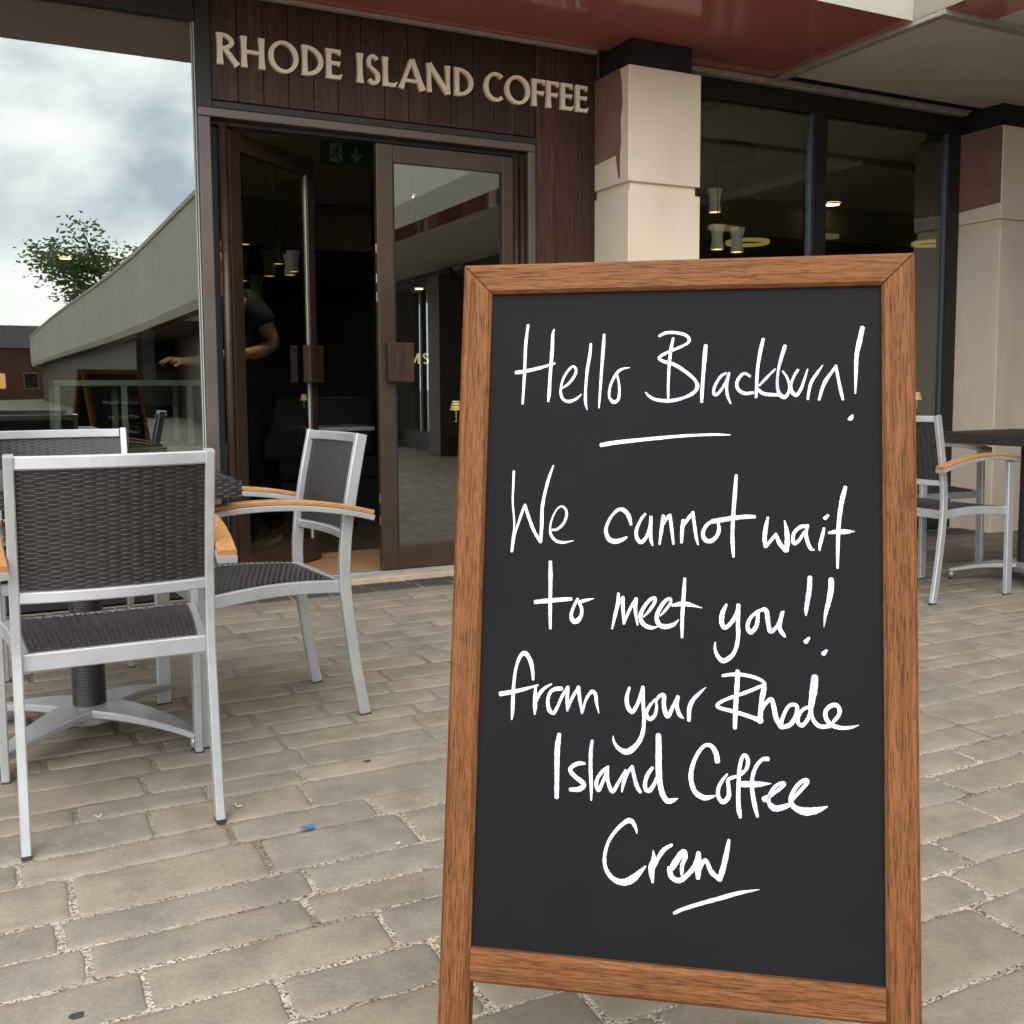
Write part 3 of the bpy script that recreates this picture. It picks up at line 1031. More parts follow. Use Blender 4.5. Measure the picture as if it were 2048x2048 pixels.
top = limb((0, 0, -.03), (.2, .1, 4.2), .38, .26)
tips = []
for k in range(9):
    a = k * 2.4
    q = limb(top, (2.6 * math.cos(a), 2.6 * math.sin(a), 6.2 + rt_.uniform(0, 2.4)), .17, .07)
    for m_ in range(4):
        aa = a + rt_.uniform(-1, 1)
        q2 = limb(q, (q[0] + 2.2 * math.cos(aa), q[1] + 2.2 * math.sin(aa), q[2] + rt_.uniform(.2, 2.6)), .06, .02, 3)
        tips.append(q2)
        tips.append(tuple((a_ + b_) / 2 for a_, b_ in zip(q, q2)))
t.build('trunk', M['bark'], tr)
lf = MB()
for p in tips + [(rt_.uniform(-3, 3), rt_.uniform(-3, 3), rt_.uniform(6, 10.5)) for _ in range(26)]:
    for _ in range(95):
        v = Vector((rt_.gauss(0, .62), rt_.gauss(0, .62), rt_.gauss(0, .50)))
        cpt = Vector(p) + v
        a = Vector((rt_.uniform(-1, 1), rt_.uniform(-1, 1), rt_.uniform(-.6, .6))).normalized()
        bb = a.orthogonal().normalized()
        s_ = rt_.uniform(.09, .20)
        lf.add([cpt - a * s_, cpt + bb * s_ * .55, cpt + a * s_, cpt - bb * s_ * .55], [(0, 1, 2, 3)])
lf.build('crown', M['leaf'], tr, recalc=False)

hs = thing('brick_house', 'warm brick building closing the far side of the square, mirrored low in the left window', 'building', (-3.5, -104, 0))
c = MB()
c.box(-9, 9, -4, 4, -.03, 5.2)
c.build('wall', M['brick'], hs)
c = MB()
c.prism([(-4.3, 5.205), (4.3, 5.205), (0, 7.6)], -9.3, 9.3, 'YZ')
c.build('roof', M['slate'], hs)
for k in range(6):
    c = MB()
    c.box(-7.6 + k * 2.7, -6.3 + k * 2.7, 3.9, 4.06, 1.0, 2.7)
    wv_ = c.build('window', M['paletrim'], hs)
    c = MB()
    c.box(-7.5 + k * 2.7, -6.4 + k * 2.7, 4.0605, 4.07, 1.1, 2.6)
    c.build('pane', M['bulb_orange'] if k in (3, 4) else M['darkframe'], wv_)

# ------------------------------------------------------------------ shop name: flared capitals, each its own piece
sign = thing('shop_sign', 'cream flared capitals spelling RHODE ISLAND COFFEE on the dark boarding', 'sign', (0, 0, 0))
CAP0, CAPH = 2.655, .150
LY = FY - .0205


def stem(x0, y0, x1, y1, w0=.22, w1=.165, f0=True, f1=True):
    """A stroke that flares at its ends, in cap-height units."""
    a, b_ = Vector((x0, y0)), Vector((x1, y1))
    d = (b_ - a).normalized()
    n_ = Vector((-d.y, d.x))
    L_, Rr = [], []
    for k in range(9):
        t = k / 8
        e_ = abs(2 * t - 1) ** 2.6
        if (t < .5 and not f0) or (t > .5 and not f1):
            e_ = 0
        wd = (w1 + (w0 - w1) * e_) / 2
        p = a + (b_ - a) * t
        L_.append(tuple(p + n_ * wd))
        Rr.append(tuple(p - n_ * wd))
    return L_ + Rr[::-1]


def arm(x0, x1, y, w_=.125, end=.20, slant=.06, down=0):
    """A horizontal arm of E, F, L with a flared, slanted end."""
    h = w_ / 2
    if down == 0:
        return [(x0, y - h), (x1 - .10, y - h), (x1 - .02, y - end / 2), (x1 + slant * .4, y + end / 2 - .02), (x1 - .10, y + h), (x0, y + h)]
    if down < 0:       # top arm, flares downward
        return [(x0, y - h), (x1 - .13, y - h), (x1 - .01, y - h - .075), (x1, y + h), (x0, y + h)]
    return [(x0, y - h), (x1 - .02, y - h), (x1 + slant, y + h + .07), (x1 - .10, y + h), (x0, y + h)]


def ring(cx, cy, rx, ry, thick, thin, a0=0, a1=360, n=40, tilt=0.0):
    """Outline of a curved stroke, thick at the sides and thin above and below."""
    O, I = [], []
    for k in range(n + 1):
        a = math.radians(a0 + (a1 - a0) * k / n)
        wd = thin + (thick - thin) * abs(math.cos(a - tilt)) ** 1.3
        O.append((cx + rx * math.cos(a), cy + ry * math.sin(a)))
        I.append((cx + (rx - wd) * math.cos(a), cy + (ry - wd) * math.sin(a)))
    return O, I


def glyph(ch, w_):
    """Pieces of a capital, w_ wide and 1 high: ('p', outline) or ('s', outer, inner)."""
    s_ = .17
    if ch == 'I':
        return [('p', stem(w_ / 2, 0, w_ / 2, 1, .25, .175))]
    if ch == 'H':
        return [('p', stem(.12, 0, .12, 1)), ('p', stem(w_ - .12, 0, w_ - .12, 1)), ('p', [(.15, .45), (w_ - .15, .45), (w_ - .15, .565), (.15, .565)])]
    if ch == 'E':
        return [('p', stem(.11, 0, .11, 1)), ('p', arm(.08, w_ - .06, .937, down=-1)), ('p', arm(.1, w_ - .09, .53)), ('p', arm(.08, w_ - .06, .063, down=1))]
    if ch == 'F':
        return [('p', stem(.11, 0, .11, 1)), ('p', arm(.08, w_, .937, down=-1)), ('p', arm(.1, w_ - .06, .50))]
    if ch == 'L':
        return [('p', stem(.11, 0, .11, 1)), ('p', arm(.08, w_ - .06, .063, down=1))]
    if ch == 'O':
        return [('s',) + ring(w_ / 2, .5, w_ / 2, .53, .165, .115, 0, 360, 48, .15)]
    if ch == 'C':
        return [('s',) + ring(w_ * .58, .5, w_ * .58, .53, .165, .12, 52, 308, 40, .1)]
    if ch == 'D':
        return [('p', stem(.11, 0, .11, 1)), ('s',) + ring(.16, .5, w_ - .16, .5, .165, .115, -90, 90, 30, .0)]
    if ch == 'R':
        return [('p', stem(.11, 0, .11, 1)), ('s',) + ring(.18, .735, w_ - .33, .265, .155, .105, -90, 90, 24),
                ('p', stem(.28, .50, w_ - .05, -.0, .20, .155, False, True))]
    if ch == 'S':
        O1, I1 = ring(w_ * .48, .75, w_ * .44, .27, .15, .125, 28, 215, 22)
        O2, I2 = ring(w_ * .50, .255, w_ * .47, .275, .16, .125, -152, 40, 22)
        return [('s', O1, I1), ('s', O2, I2), ('p', [(w_ * .08, .60), (w_ * .30, .66), (w_ * .93, .40), (w_ * .70, .33)])]
    if ch == 'A':
        return [('p', stem(.08, 0, w_ / 2 - .02, 1.03, .20, .135, True, False)), ('p', stem(w_ - .10, 0, w_ / 2 + .0, 1.05, .24, .175, True, False)), ('p', [(w_ * .24, .24), (w_ * .76, .24), (w_ * .72, .345), (w_ * .28, .345)])]
    if ch == 'N':
        return [('p', stem(.11, 0, .11, 1, .20, .14)), ('p', stem(w_ - .10, 0, w_ - .10, 1, .20, .14)), ('p', stem(.10, .99, w_ - .10, .01, .20, .18, True, False))]
    if ch == 'M':
        return [('p', stem(.10, 0, .14, 1, .18, .13)), ('p', stem(w_ - .10, 0, w_ - .14, 1, .18, .13)), ('p', stem(.14, .98, w_ / 2, .1, .16, .14)), ('p', stem(w_ - .14, .98, w_ / 2, .1, .16, .14))]
    return []


def letter_mesh(mb, ch, x0, x1, z0, capn, yf, depth):
    w_ = (x1 - x0) / capn
    for k, pc in enumerate(glyph(ch, w_)):
        y0, y1 = yf - depth - .0006 * k, yf - .0008 * (k + 1)

        def P(p):
            return (x0 + p[0] * capn, z0 + p[1] * capn)
        if pc[0] == 'p':
            mb.prism([P(p) for p in pc[1]], y0, y1, 'XZ')
        else:
            O, I = [P(p) for p in pc[1]], [P(p) for p in pc[2]]
            n = len(O)
            vs = [(a, y0, c) for a, c in O] + [(a, y0, c) for a, c in I] + [(a, y1, c) for a, c in O] + [(a, y1, c) for a, c in I]
            fs = []
            for i in range(n - 1):
                fs += [(i, i + 1, n + i + 1, n + i), (2 * n + i, 2 * n + i + 1, i + 1, i), (n + i, n + i + 1, 3 * n + i + 1, 3 * n + i), (2 * n + i, 3 * n + i, 3 * n + i + 1, 2 * n + i + 1)]
            fs += [(0, n, 3 * n, 2 * n), (n - 1, 3 * n - 1, 4 * n - 1, 2 * n - 1)]
            mb.add(vs, fs)


spots = [('R', 1.046, 1.155), ('H', 1.163, 1.287), ('O', 1.303, 1.456), ('D', 1.473, 1.586), ('E', 1.599, 1.688), ('I', 1.765, 1.803), ('S', 1.818, 1.897), ('L', 1.908, 1.992),
         ('A', 1.999, 2.152), ('N', 2.158, 2.299), ('D', 2.322, 2.437), ('C', 2.504, 2.628), ('O', 2.634, 2.792), ('F', 2.803, 2.888), ('F', 2.896, 2.978), ('E', 2.990, 3.078), ('E', 3.089, 3.178)]
for ch, x0, x1 in spots:
    mb = MB()
    letter_mesh(mb, ch, x0, x1, CAP0, CAPH, LY, .024)
    mb.build('letter', M['letter'], sign)

# ------------------------------------------------------------------ the A-board
TILT, BW, ZT = .19, .62, 1.2286
SW, SH = .0422, .0432          # stile width, top rail height
PB = .9485                     # where the writing panel ends, measured down the slope
LEN = 1.2505
aboard = thing('chalkboard_sign', 'wooden framed A-board chalkboard with white handwritten greeting standing on the paving', 'A-board', (.8616, 1.1903, 0), -.6554)


def side(front):
    s_ = 1 if front else -1

    def put(o, parent=aboard, dy=0):
        o.parent = parent
        if parent is aboard:
            o.location = (0, 0 if front else .066, ZT)
            o.rotation_euler = (-TILT, 0, 0) if front else (-TILT, 0, math.pi)
        return o
    T = .030
    for sx in (-1, 1):
        p = MB()
        xo, xi = sx * BW / 2, sx * (BW / 2 - SW)
        g_ = .0003 * sx
        p.prism([(xo, -.0004), (xo, -LEN), (xi, -LEN), (xi, -SH - .0004)], 0, T, 'XZ', c=.0045, flat=(3,))
        put(p.build('side_rail', M['sapele_v']))
    p = MB()
    p.prism([(-BW / 2 + .0005, 0), (BW / 2 - .0005, 0), (BW / 2 - SW - .0005, -SH), (-BW / 2 + SW + .0005, -SH)], 0, T, 'XZ', c=.0045, flat=(1, 3))
    put(p.build('top_rail', M['sapele_h']))
    p = MB()
    p.prism([(-BW / 2 + SW + .0008, -PB), (BW / 2 - SW - .0008, -PB), (BW / 2 - SW - .0008, -PB - .044), (-BW / 2 + SW + .0008, -PB - .044)], -.003, T, 'XZ', c=.0045, flat=(1, 3))
    put(p.build('bottom_rail', M['sapele_h']))
    p = MB()
    p.box(-BW / 2 + SW - .004, BW / 2 - SW + .004, .009, .016, -PB - .006, -SH + .004)
    pn = put(p.build('chalk_panel', M['chalkboard']))
    return pn


def handwriting(data, parent):
    """Chalk-pen strokes: flat ribbons of varying width lying on the panel (x, down, width in mm)."""
    mb = MB()
    rr = random.Random(2)
    for si, ln in enumerate(data.strip().split('\n')):
        pts = [tuple(float(v) for v in p.split(',')) for p in ln.split(';')]
        q = smooth_path(pts, 7)
        y_ = .0090 - .00035 - .000012 * (si % 12)
        n = len(q)
        Lf, Rt = [], []
        for i in range(n):
            a, b_ = q[max(i - 1, 0)], q[min(i + 1, n - 1)]
            d = Vector((b_[0] - a[0], b_[1] - a[1]))
            d = d.normalized() if d.length > 1e-6 else Vector((1, 0))
            nn = Vector((-d.y, d.x))
            wd = max(.3, q[i][2]) * .5 * (1 + rr.uniform(-.10, .08))
            Lf.append((q[i][0] + nn.x * wd, q[i][1] + nn.y * wd))
            Rt.append((q[i][0] - nn.x * wd, q[i][1] - nn.y * wd))
        vs = [(x / 1000, y_, -z / 1000) for x, z in Lf] + [(x / 1000, y_, -z / 1000) for x, z in Rt]
        fs = [(i, i + 1, n + i + 1, n + i) for i in range(n - 1)]
        # rounded ends
        for e_, o_ in ((0, 1), (n - 1, n - 2)):
            c_ = q[e_]
            d = Vector((c_[0] - q[o_][0], c_[1] - q[o_][1]))
            if d.length < 1e-6:
                continue
            d.normalize()
            wd = max(.3, c_[2]) * .5
            base = len(vs)
            nn = Vector((-d.y, d.x))
            for k in range(7):
                a = math.pi * (k / 6) - math.pi / 2
                vs.append(((c_[0] + (d.x * math.cos(a) * .8 + nn.x * math.sin(a)) * wd) / 1000, y_, -(c_[1] + (d.y * math.cos(a) * .8 + nn.y * math.sin(a)) * wd) / 1000))
            fs.append(tuple(range(base, base + 7)))
        mb.add(vs, fs)
    # every face looks away from the panel
    o = mb.build('handwriting', M['chalk'], parent, recalc=False)
    bm = bmesh.new()
    bm.from_mesh(o.data)
    for fc in bm.faces:
        if fc.normal.y > 0:
            fc.normal_flip()
    bm.to_mesh(o.data)
    bm.free()
    return o


FRONT_TEXT = '''
-214.6,89,4.2;-217.2,119.5,4.4;-217.6,157.2,4.1;-218.6,187.1,3.8;-219.1,202.8,3.2
-176.5,95.7,1.8;-178.2,102.7,3.8;-178.7,127.5,5;-180.7,165,4.4;-181.3,187.3,4.7;-182.3,199.5,2.9
-230,157.8,5.3;-215.4,155.7,5;-196,151.4,4.7;-174.4,145,2.6
-162.5,180.7,2.6;-153.8,174.1,3.8;-146,163.7,4.1;-143.7,154.8,3.8;-147.8,149.6,3.2;-154.3,154.7,3.5;-161.4,166.6,3.2;-164.4,178.5,3.2;-164.5,188.9,3.8;-160.6,197.1,4.1;-152.5,200,4.4;-143,196.4,3.8;-135.5,189.9,1.5
-123.6,117.8,3.5;-124.6,132.7,4.4;-127.8,155,4.1;-129.4,180.2,3.8;-129.4,199.4,4.1;-126.9,211.5,2.3
-105,104.3,3.8;-105.8,122.5,5;-107.4,152.2,4.1;-108.9,184.7,3.5;-110.1,209,2.3
-68.4,152.1,1.2;-78.2,153.9,3.2;-85.4,159,4.1;-92.4,171.5,3.5;-95.8,183.3,3.5;-95.6,194.3,3.5;-89.6,201,4.9;-83.2,196.6,4.1;-82,183.4,3.5;-83.3,171.6,2.9;-86.1,161.2,2.9
-27.8,107.6,3.5;-18.6,103.3,4.3;-4.3,103.3,4;8.6,107.1,4.3;13.6,113.8,4.3;9.4,119.6,3.7;-4,126,3.7;-15.3,130.7,4;-25.3,136.1,4;-27.4,139.7,4;-20.9,143.9,4.3;-6.5,148.4,4.9;8.8,158.4,4.6;21.4,169.7,4.3;25.4,179.6,5.4;20.2,188.3,4.9;8.3,194.7,4.3;-5.8,198.6,4.9;-18.6,199.4,4.9;-32.9,197.1,4;-40.8,192.4,3.5;-45.5,187.4,1.7
-8.5,111.3,3.8;-11.8,129.6,4.3;-13.6,153.1,4;-14.4,176.4,3.7;-14.1,195.4,3.4
-105.8,261.7,5.8;-87.8,258.4,5.8;-59.1,255,5.2;-30.6,252,4.6;-4.1,249.3,4.3;24,247.4,3.7;51.9,246.4,3.4;70.1,246.9,1.4
36.2,122.2,5.2;35.3,133.1,5.7;33.5,159.3,5.1;32,185.4,4.6;31.6,201,3.7
63.6,161.3,3.4;56.7,166,4;49.8,177.6,4;47.4,187.7,4.3;50.7,191.3,4.3;56.9,185.5,4;63.8,174,3.7;67.6,162.8,3.4
68.1,161.1,3.7;65.2,176.9,4;66,191.4,4;70.5,203.2,2.3
96.2,165.6,3.4;90.1,162,3.7;84.5,164.1,4;78.8,174.1,4.5;80.5,183.5,4.5;88.9,189.3,4.8;100.6,188.6,3.4
113.6,114.1,4.3;109.9,131.1,5.1;106.6,152.7,4.5;105.3,174.3,4.2;104.5,194.7,3.7
129.6,156.1,2.8;117.7,168.6,3.7;108.8,178.6,3.1
106.8,183.6,4.2;115.1,190.1,5.1;134.2,191.9,4.5
142.5,124.1,4.8;138.2,138.7,4.8;134.1,155.9,3.7;132.5,174.5,3.7;134.2,187.4,4.8;141.1,195.2,5.3;146.8,189.6,3.9;148.5,178.9,3.4;145.1,167.4,3.1;139.6,159.1,2.5
159.6,157.5,3.7;154.6,166.1,3.4;150.6,177.5,3.4;151.9,187.5,4.8;157.4,192,5.1;163.5,184,3.9;168.2,170.4,3.1;172.4,156.5,1.7
192.3,151,1.1;185.8,160.6,3.4;177.7,173.4,4.2;174.3,186.1,3.6;172.7,197.8,3.1
187.4,198.5,3.6;191.2,184.1,4.2;196.6,171.4,5.3;203.3,161.5,3.9;209.5,152.3,3.1
209.1,152.3,3.6;212.7,172.2,3.9;216,189.2,4.2;218.2,198.4,3.1
243.7,100.4,6.1;240.3,117.1,6.4;236.2,137,5.6;235.1,161,4.7;234.2,190.1,1.9
230.8,219.1,1.4;228.3,223.7,6.1;225.2,225.5,2.5
-228.9,300.1,3.5;-229.1,321,3.2;-229.2,343,2.6;-226.7,365,2.6;-225.9,378.1,2.3;-227.3,394.1,3.2;-228.2,412.8,3.8
-227.5,408.7,3.2;-224.8,389.7,2.6;-219.4,370.7,3.2;-214,353.8,3.8;-211.3,347.2,2.9
-211.5,347.2,3.8;-207.2,360.2,4.4;-198.4,381.9,4.4;-188.1,398.8,4.1
-187.7,398.3,4.3;-186.9,374.4,4.9;-186.8,351.1,4.6;-183.7,330.7,4.4;-178.4,308.7,4.1;-172.7,291.4,2.3
-172,381.6,2.9;-164.8,380.5,3.5;-156.2,372.4,3.8;-152.4,362.2,3.8;-153,353.5,3.2;-159,348.5,2.6;-165.5,352.2,2.3;-171.8,364,2.3;-174.8,377.1,2.6;-173.3,388.6,3.8;-165.8,396.8,4;-155.5,398.7,3.7;-141.8,396,1.2
-62.4,372,3.7;-65,362,5.7;-70.1,354.2,5.7;-78,351.1,5.2;-85.8,356.4,4;-92.7,366.8,4;-96.8,379.8,4.9;-92.9,391.9,6.6;-84.3,395.7,6.6;-75.1,393.6,5.7;-68,389.5,3.1
-43.1,357,3.1;-48.6,364.6,4;-54.7,378.9,4.3;-53.8,390.3,5.1;-48.1,395.9,5.7;-41.1,388.6,4.5;-36.4,374.3,4.3;-35.2,361.5,4
-35.2,361.2,4.6;-35.6,380,4.8;-34.7,392.7,4.3;-32.2,400.1,2.3
-23,397.9,3.1;-20.8,379.7,4.8;-18.5,359,4.5
-20.9,374.7,4;-14.8,363.9,4.3;-9.9,357.9,3.7
-9.5,357.9,4.5;-6.9,376.6,4.5;-4.2,397.4,2.8
6.7,395.1,3.4;7.2,379.1,5.1;8.6,364.9,4.5
8,372.7,3.7;15.6,362,4.8;21.6,353.6,3.4
21.3,353.7,4.2;24.1,373.1,4.5;26.3,387.2,4.5;28.8,397.5,2.3
49.6,364.4,4.2;40.7,370.2,4.8;35.2,381.3,5.3;38.1,390.4,5.9;45.7,392.3,5.9;53.9,385.1,5.1;56.6,375.3,4.8;55.1,365.5,3.4
47.5,365.6,6.2;59.9,363.3,6.5;77.7,360.1,5.9;91.4,358.5,5.6;103.4,358.2,4.5
78.9,302.5,3.9;77.5,324.2,5.3;75.6,352.4,5;74.5,377.7,4.8;74.9,397.3,5;76.1,412.6,3.1
120.9,358.9,3.3;118,374,5.3;116.7,388,5.6;118.1,398.4,4.4
118.5,397.9,4.2;125.5,389.2,4.4;131.4,381,3.3
131.3,381,4.2;136.3,393.1,5.5;144.4,402.9,5.5
145.1,402.6,6.1;146.4,390.1,6.9;145.4,376.2,5.5;142.8,363.2,1.9
171.8,369.5,4.7;163.1,371,5;155.1,378.8,4.4;153.7,388.5,4.7;155.8,393.3,4.4;161.8,388.4,4.1;168.4,377.2,3.6
172.7,368.2,3.6;170.4,379.9,4.7;173.1,392.2,4.7;176.5,399.3,4.7;180.7,400.9,2.2
193.7,372.1,3.3;191.1,383.6,4.7;188.4,394.6,4.4;188,401.5,2.2
198.8,354.7,3.6;194.8,358.7,5
221,316.8,5;216.3,336.2,5.8;212.9,361.1,5.5;211.6,384.5,4.7;211.1,405.1,4.1;210.8,424.2,2.7
199.9,377.9,3;209.6,376.3,6;221.5,376,6.3;232.6,375.3,1.1
-173.3,426.2,4.9;-172.5,447.7,6;-172.1,473.5,4.9;-171.7,494.9,4.9;-170.9,517.9,3.4
-192.7,482.3,5.8;-175.2,480,6.3;-157.9,478,5.7;-143,476.5,4.9
-111.2,474.9,0.7;-121.9,477.5,4;-131.9,480.7,5.1
-133.8,476.5,4;-138.9,486.6,4.3;-142.2,498.1,4.6;-139.9,505.8,6.3;-134.1,506.6,6.8;-128.6,499,4.8;-128.1,489.1,4.6;-132.6,479.3,4
-85.5,514.9,2.5;-82.2,498.8,4.5;-78.4,480.3,4.8;-77.8,466.9,3.4
-79.7,484.6,3.4;-71.2,471.9,4
-71.7,471.9,4.5;-71.1,488.5,4.8;-69.6,507.8,3.1
-69.4,507,3.7;-62,488.2,4;-53.5,473.2,4
-53.5,473.2,4.8;-54.2,489.3,4.8;-51,508.5,2.5
-42.8,497.3,2;-35.3,488.7,3.9;-28.4,477.2,4.5;-28.5,471.4,4.2;-35.5,474.7,4.5;-43.7,486.2,4.8;-47.4,497.5,5.4;-43.3,507.1,5.9;-33.5,511.6,5.3;-24,510.3,1.1
-20.5,495.1,2;-13,486.5,3.9;-6.8,477.2,4.2;-7.9,471.7,4.2;-14.5,475.4,4.8;-22,486.8,5.3;-25.3,498.1,5.9;-21,507.7,6.5;-11.2,509.4,6.7;-1.6,505.6,4.8;4.2,499.5,1.1
11.7,444.1,4.2;10.6,464.8,5.1;9.5,484.3,4.8;8.8,503.8,4.8;9,522.9,3.4
-4.4,480.6,3.7;7.7,478.1,6.2;14.7,478.3,6.4;22.6,479.7,3.9;35.1,482.6,0.8
67.4,477.1,3.3;62.4,488,6.1;61.2,500.5,6.4;65.3,507.9,5.6;73.4,501.4,5;80.8,488.7,5.3;83.3,477.1,4.2
83,477.4,5.6;82.6,499.7,5.3;83,517.5,5.3;80.5,534,5;74.5,545.2,5.3;64.4,551.8,6.4;57.5,547.3,5.3;53.1,537.9,3.9;53,527.8,1.4
117.9,481.3,4.7;108.5,485,4.4;99.1,493.6,4.2;95.1,504.7,5;99.2,512.8,5.8;106.6,504.3,5.2;108.5,491.9,4.4;109.3,485,3.3
115.2,481.3,4.7;119.9,484.6,6.1;122,499.6,6.1;125.4,510.7,6.1;133.4,503.3,4.4;138,493.5,5;141.6,483.8,3
140,485.3,4.7;136.7,504.5,5.2;141.4,513.8,4.7;143.9,517,2.2
175.5,437.6,5.8;174.9,451.3,6.3;172.8,466.4,6.3;170.9,480.1,5.2;170.5,488,1.6
174.5,517.3,3.3;170.2,522.5,6
202.5,439.3,6.3;202.6,450.5,7.1;199.6,468.2,6;195.6,484.7,4.6;193.4,502.3,0.8
196.9,532.6,3.3;192.7,537,6.3
-193,588.6,3.4;-194.1,577,4.6;-197.7,563,5.7;-205.2,553.4,6.6;-212.4,558.7,4.9;-217.7,575.2,4;-220,596.5,4.3;-220.5,616.3,4.9;-220.6,633.2,4.6;-221.4,644.2,2
-238.1,610.4,6.6;-224,607.3,5.7;-206.7,602.9,4.9;-186.3,596,2.3
-189.4,597.2,3.7;-189.7,614.8,5.1;-189.3,625.9,5.7;-189.5,635.5,2
-188.8,620.3,3.4;-183.4,607.4,4.8;-176.4,599.4,4;-167.3,593.6,2
-153.4,598.9,5.4;-161.9,600.1,5.4;-169,605.3,4.6;-171.8,618,4.8;-169.1,629.1,5.7;-163.3,632.3,5.1;-158.4,624.3,4.3;-151.7,608.6,4;-144.5,596.6,4
-144.5,596.6,4.8;-145.1,613.9,4.8;-144.3,628.5,2.8
-144.4,626.7,4;-138.1,610.7,4.3;-129.4,595.8,4
-129.9,595.8,4.8;-127.3,614.4,4.5;-124.3,630.6,3.1
-124.1,629.2,3.7;-118.8,611.2,3.7;-111.3,601.1,4.8;-106.2,605,4.8;-104.6,616,3.9;-101.2,629.4,1.1
-60.4,593.3,3.9;-63.7,605.6,5.1;-62.4,618,5.6;-55.9,625.2,5.6;-49.2,614.5,4.8;-44.5,600.5,4.5;-42.5,591,3.4
-42.2,591.6,4.5;-41.6,612.8,5;-40.1,631.9,5;-41.6,652.5,5.3;-48.9,668,6.4;-61.2,678.3,8.1;-72.4,675.5,5.6;-79.6,667,3.9;-81.3,658.3,0.8
-25.4,606.9,3.1;-33.2,616.5,4.2;-37.2,626.3,5;-32.9,633.6,5.6;-26,628.4,5;-23.5,617.3,3.6;-24.7,607.8,3.1
-25,609.9,3.3;-19.5,602,4.7;-14,601.8,5.3;-13.8,615.4,5.6;-8.8,628.9,6.1;-2.1,616.2,4.4;4.6,601.9,4.5
4.6,602.2,5.3;3.4,614.6,5.3;6.9,625.3,5.6;12.1,630,2.2
41.6,587.7,0.8;32.2,596.7,4.4;24.8,605.3,5.8;20.1,616.4,5.8;19.6,632.5,4.7
82.7,564.7,5.5;82.2,582,6.3;81,602.4,6.1;80.1,622.7,5.8;79.7,639.2,4.7
63.4,571.5,3.6;74,569.5,4.7;87.5,568.9,4.7;103.6,571.5,4.4;114.3,575.7,4.4;117,580.1,4.1;109,584.8,4.4;93,592.3,4.4;76.9,598.6,4.4;63.5,604.7,4.4;56.5,610.4,4.4;60.9,614.3,5;77.1,617.5,5.2;94.5,622,5.2;113.9,627.9,6.6
117.3,579,5.5;116.4,588.5,6.9;113.8,604.8,6.3;111.9,629.4,6
113.2,616.3,3.8;119.8,604.5,4.9;126.4,599.4,5.7;129.8,609.3,6;132.5,622.6,6.3;138.5,635,4.6
138.5,634.3,5.4;141.1,622.2,4.6;147.6,608.4,4.6;154.2,604.7,4.9;159.5,607.8,4.9;157.5,619.9,5.2;150.3,631,6;139.8,634.9,5.2
173.9,607,4.1;167.4,610.1,4.3;161.5,618.4,4.6;160.8,627.8,5.4;166.1,630.8,5.2;172.6,623.1,4.6;176.6,612.2,4.6
181.8,567.9,9;180.5,582.7,9.8;178.1,598.8,8.4;176.8,612.2,5.4;180.5,624,5.1;188.3,630.9,5.4;200,630.3,4.9
205.2,624,4.1;211.7,615.7,5.1;213,607.7,5.4;208.5,602.6,5.4;201.4,604.3,5.4;195.5,611.2,5.1;196.1,620.5,5.7;202.6,628.1,5.9;214.3,631.4,5.1;227.2,630.1,3.8;237,626.6,0.8
-154.8,660.8,5.3;-156.8,678.6,7.2;-156.7,702.4,6.6;-156.4,723.1,6.3;-156.2,744.7,5.7
-119.1,697.5,3.6;-127,697.7,5.3;-135.4,702.1,5.7;-138.5,708,5.7;-131.9,715.3,5.9;-122.2,721.9,6.5;-119.5,726.8,6.3;-126.2,731.9,6.5;-137.8,733.2,5.3
-109.5,666.5,4;-111,682.1,5.1;-110.8,704.7,4.8;-109.5,725.1,4.6;-109,745.1,2.1
-86.9,699.6,3.1;-95.2,706.8,4.6;-101.3,716.4,4.6;-102.6,724.7,5.2;-99.3,731.6,4.6;-94.8,722.1,4.4;-89.8,709.5,4.2;-87.9,700.7,3.6
-88.1,700.2,4.2;-87.6,715.5,4.4;-84.3,726.6,5;-80,731.9,4.6;-72.9,719.7,4.2;-63.6,702.3,2.3
-68,731.4,1.9;-65.6,718.2,5;-60.7,705.6,4.6;-54.8,697.5,3.8
-55.1,697.5,4.8;-51.7,711.2,5.2;-47.9,723.1,5.6;-43.4,730.1,4.4
-27.9,697.5,4.4;-33.7,706,5;-37.1,716.3,5;-36.5,725.4,6.2;-31.3,727.1,6.2;-25.2,718.6,4.8;-22.3,710.3,3.5
-20.6,654.4,7.5;-20,673.6,8.1;-19.4,699,7.9;-17.5,717.1,7.3;-13.7,731,7.2;-7.5,739.1,7;-0.3,738.1,5.8;6.6,735,1
57.3,683.6,7;55.7,674.1,6.6;50.5,665.3,5.8;43.4,663.2,4.5;36.4,668.2,4.8;28.4,681.8,5.2;23.5,698.3,5.8;23.7,712.4,6.2;28.9,725.1,6.6;39.1,731.5,7.4;47.2,730.9,5.1;54.4,728.4,2.3
70.3,699.5,2.3;64.1,707.8,4.1;59.1,718.1,4.5;59.2,729.1,5.3;65.3,735.7,6.1;72.3,728.2,5.7;72.2,717.2,5.1;71.6,707.3,4.5;77.1,703.4,4.5;84.6,700.9,3.7
88.1,698.7,4.1;95,690.8,4.9;96.9,680.7,5.1;93.4,673.7,5.1;88.9,678.1,4.7;86,692.3,5.1;85,712.4,5.3;84.8,732.3,5.7;85.9,745.2,5.9;87.7,753.8,3.7
122.3,676.6,5.9;115.8,677.5,5.1;108.9,684.9,4.9;104,696.2,5.1;102.1,709.3,5.5;103.2,723.1,5.5;106.3,738.8,5.7;109.5,751.3,3.7
87.7,711.2,7.4;99.1,710.5,7.8;111,709.7,7.5;126.7,707.9,0.8
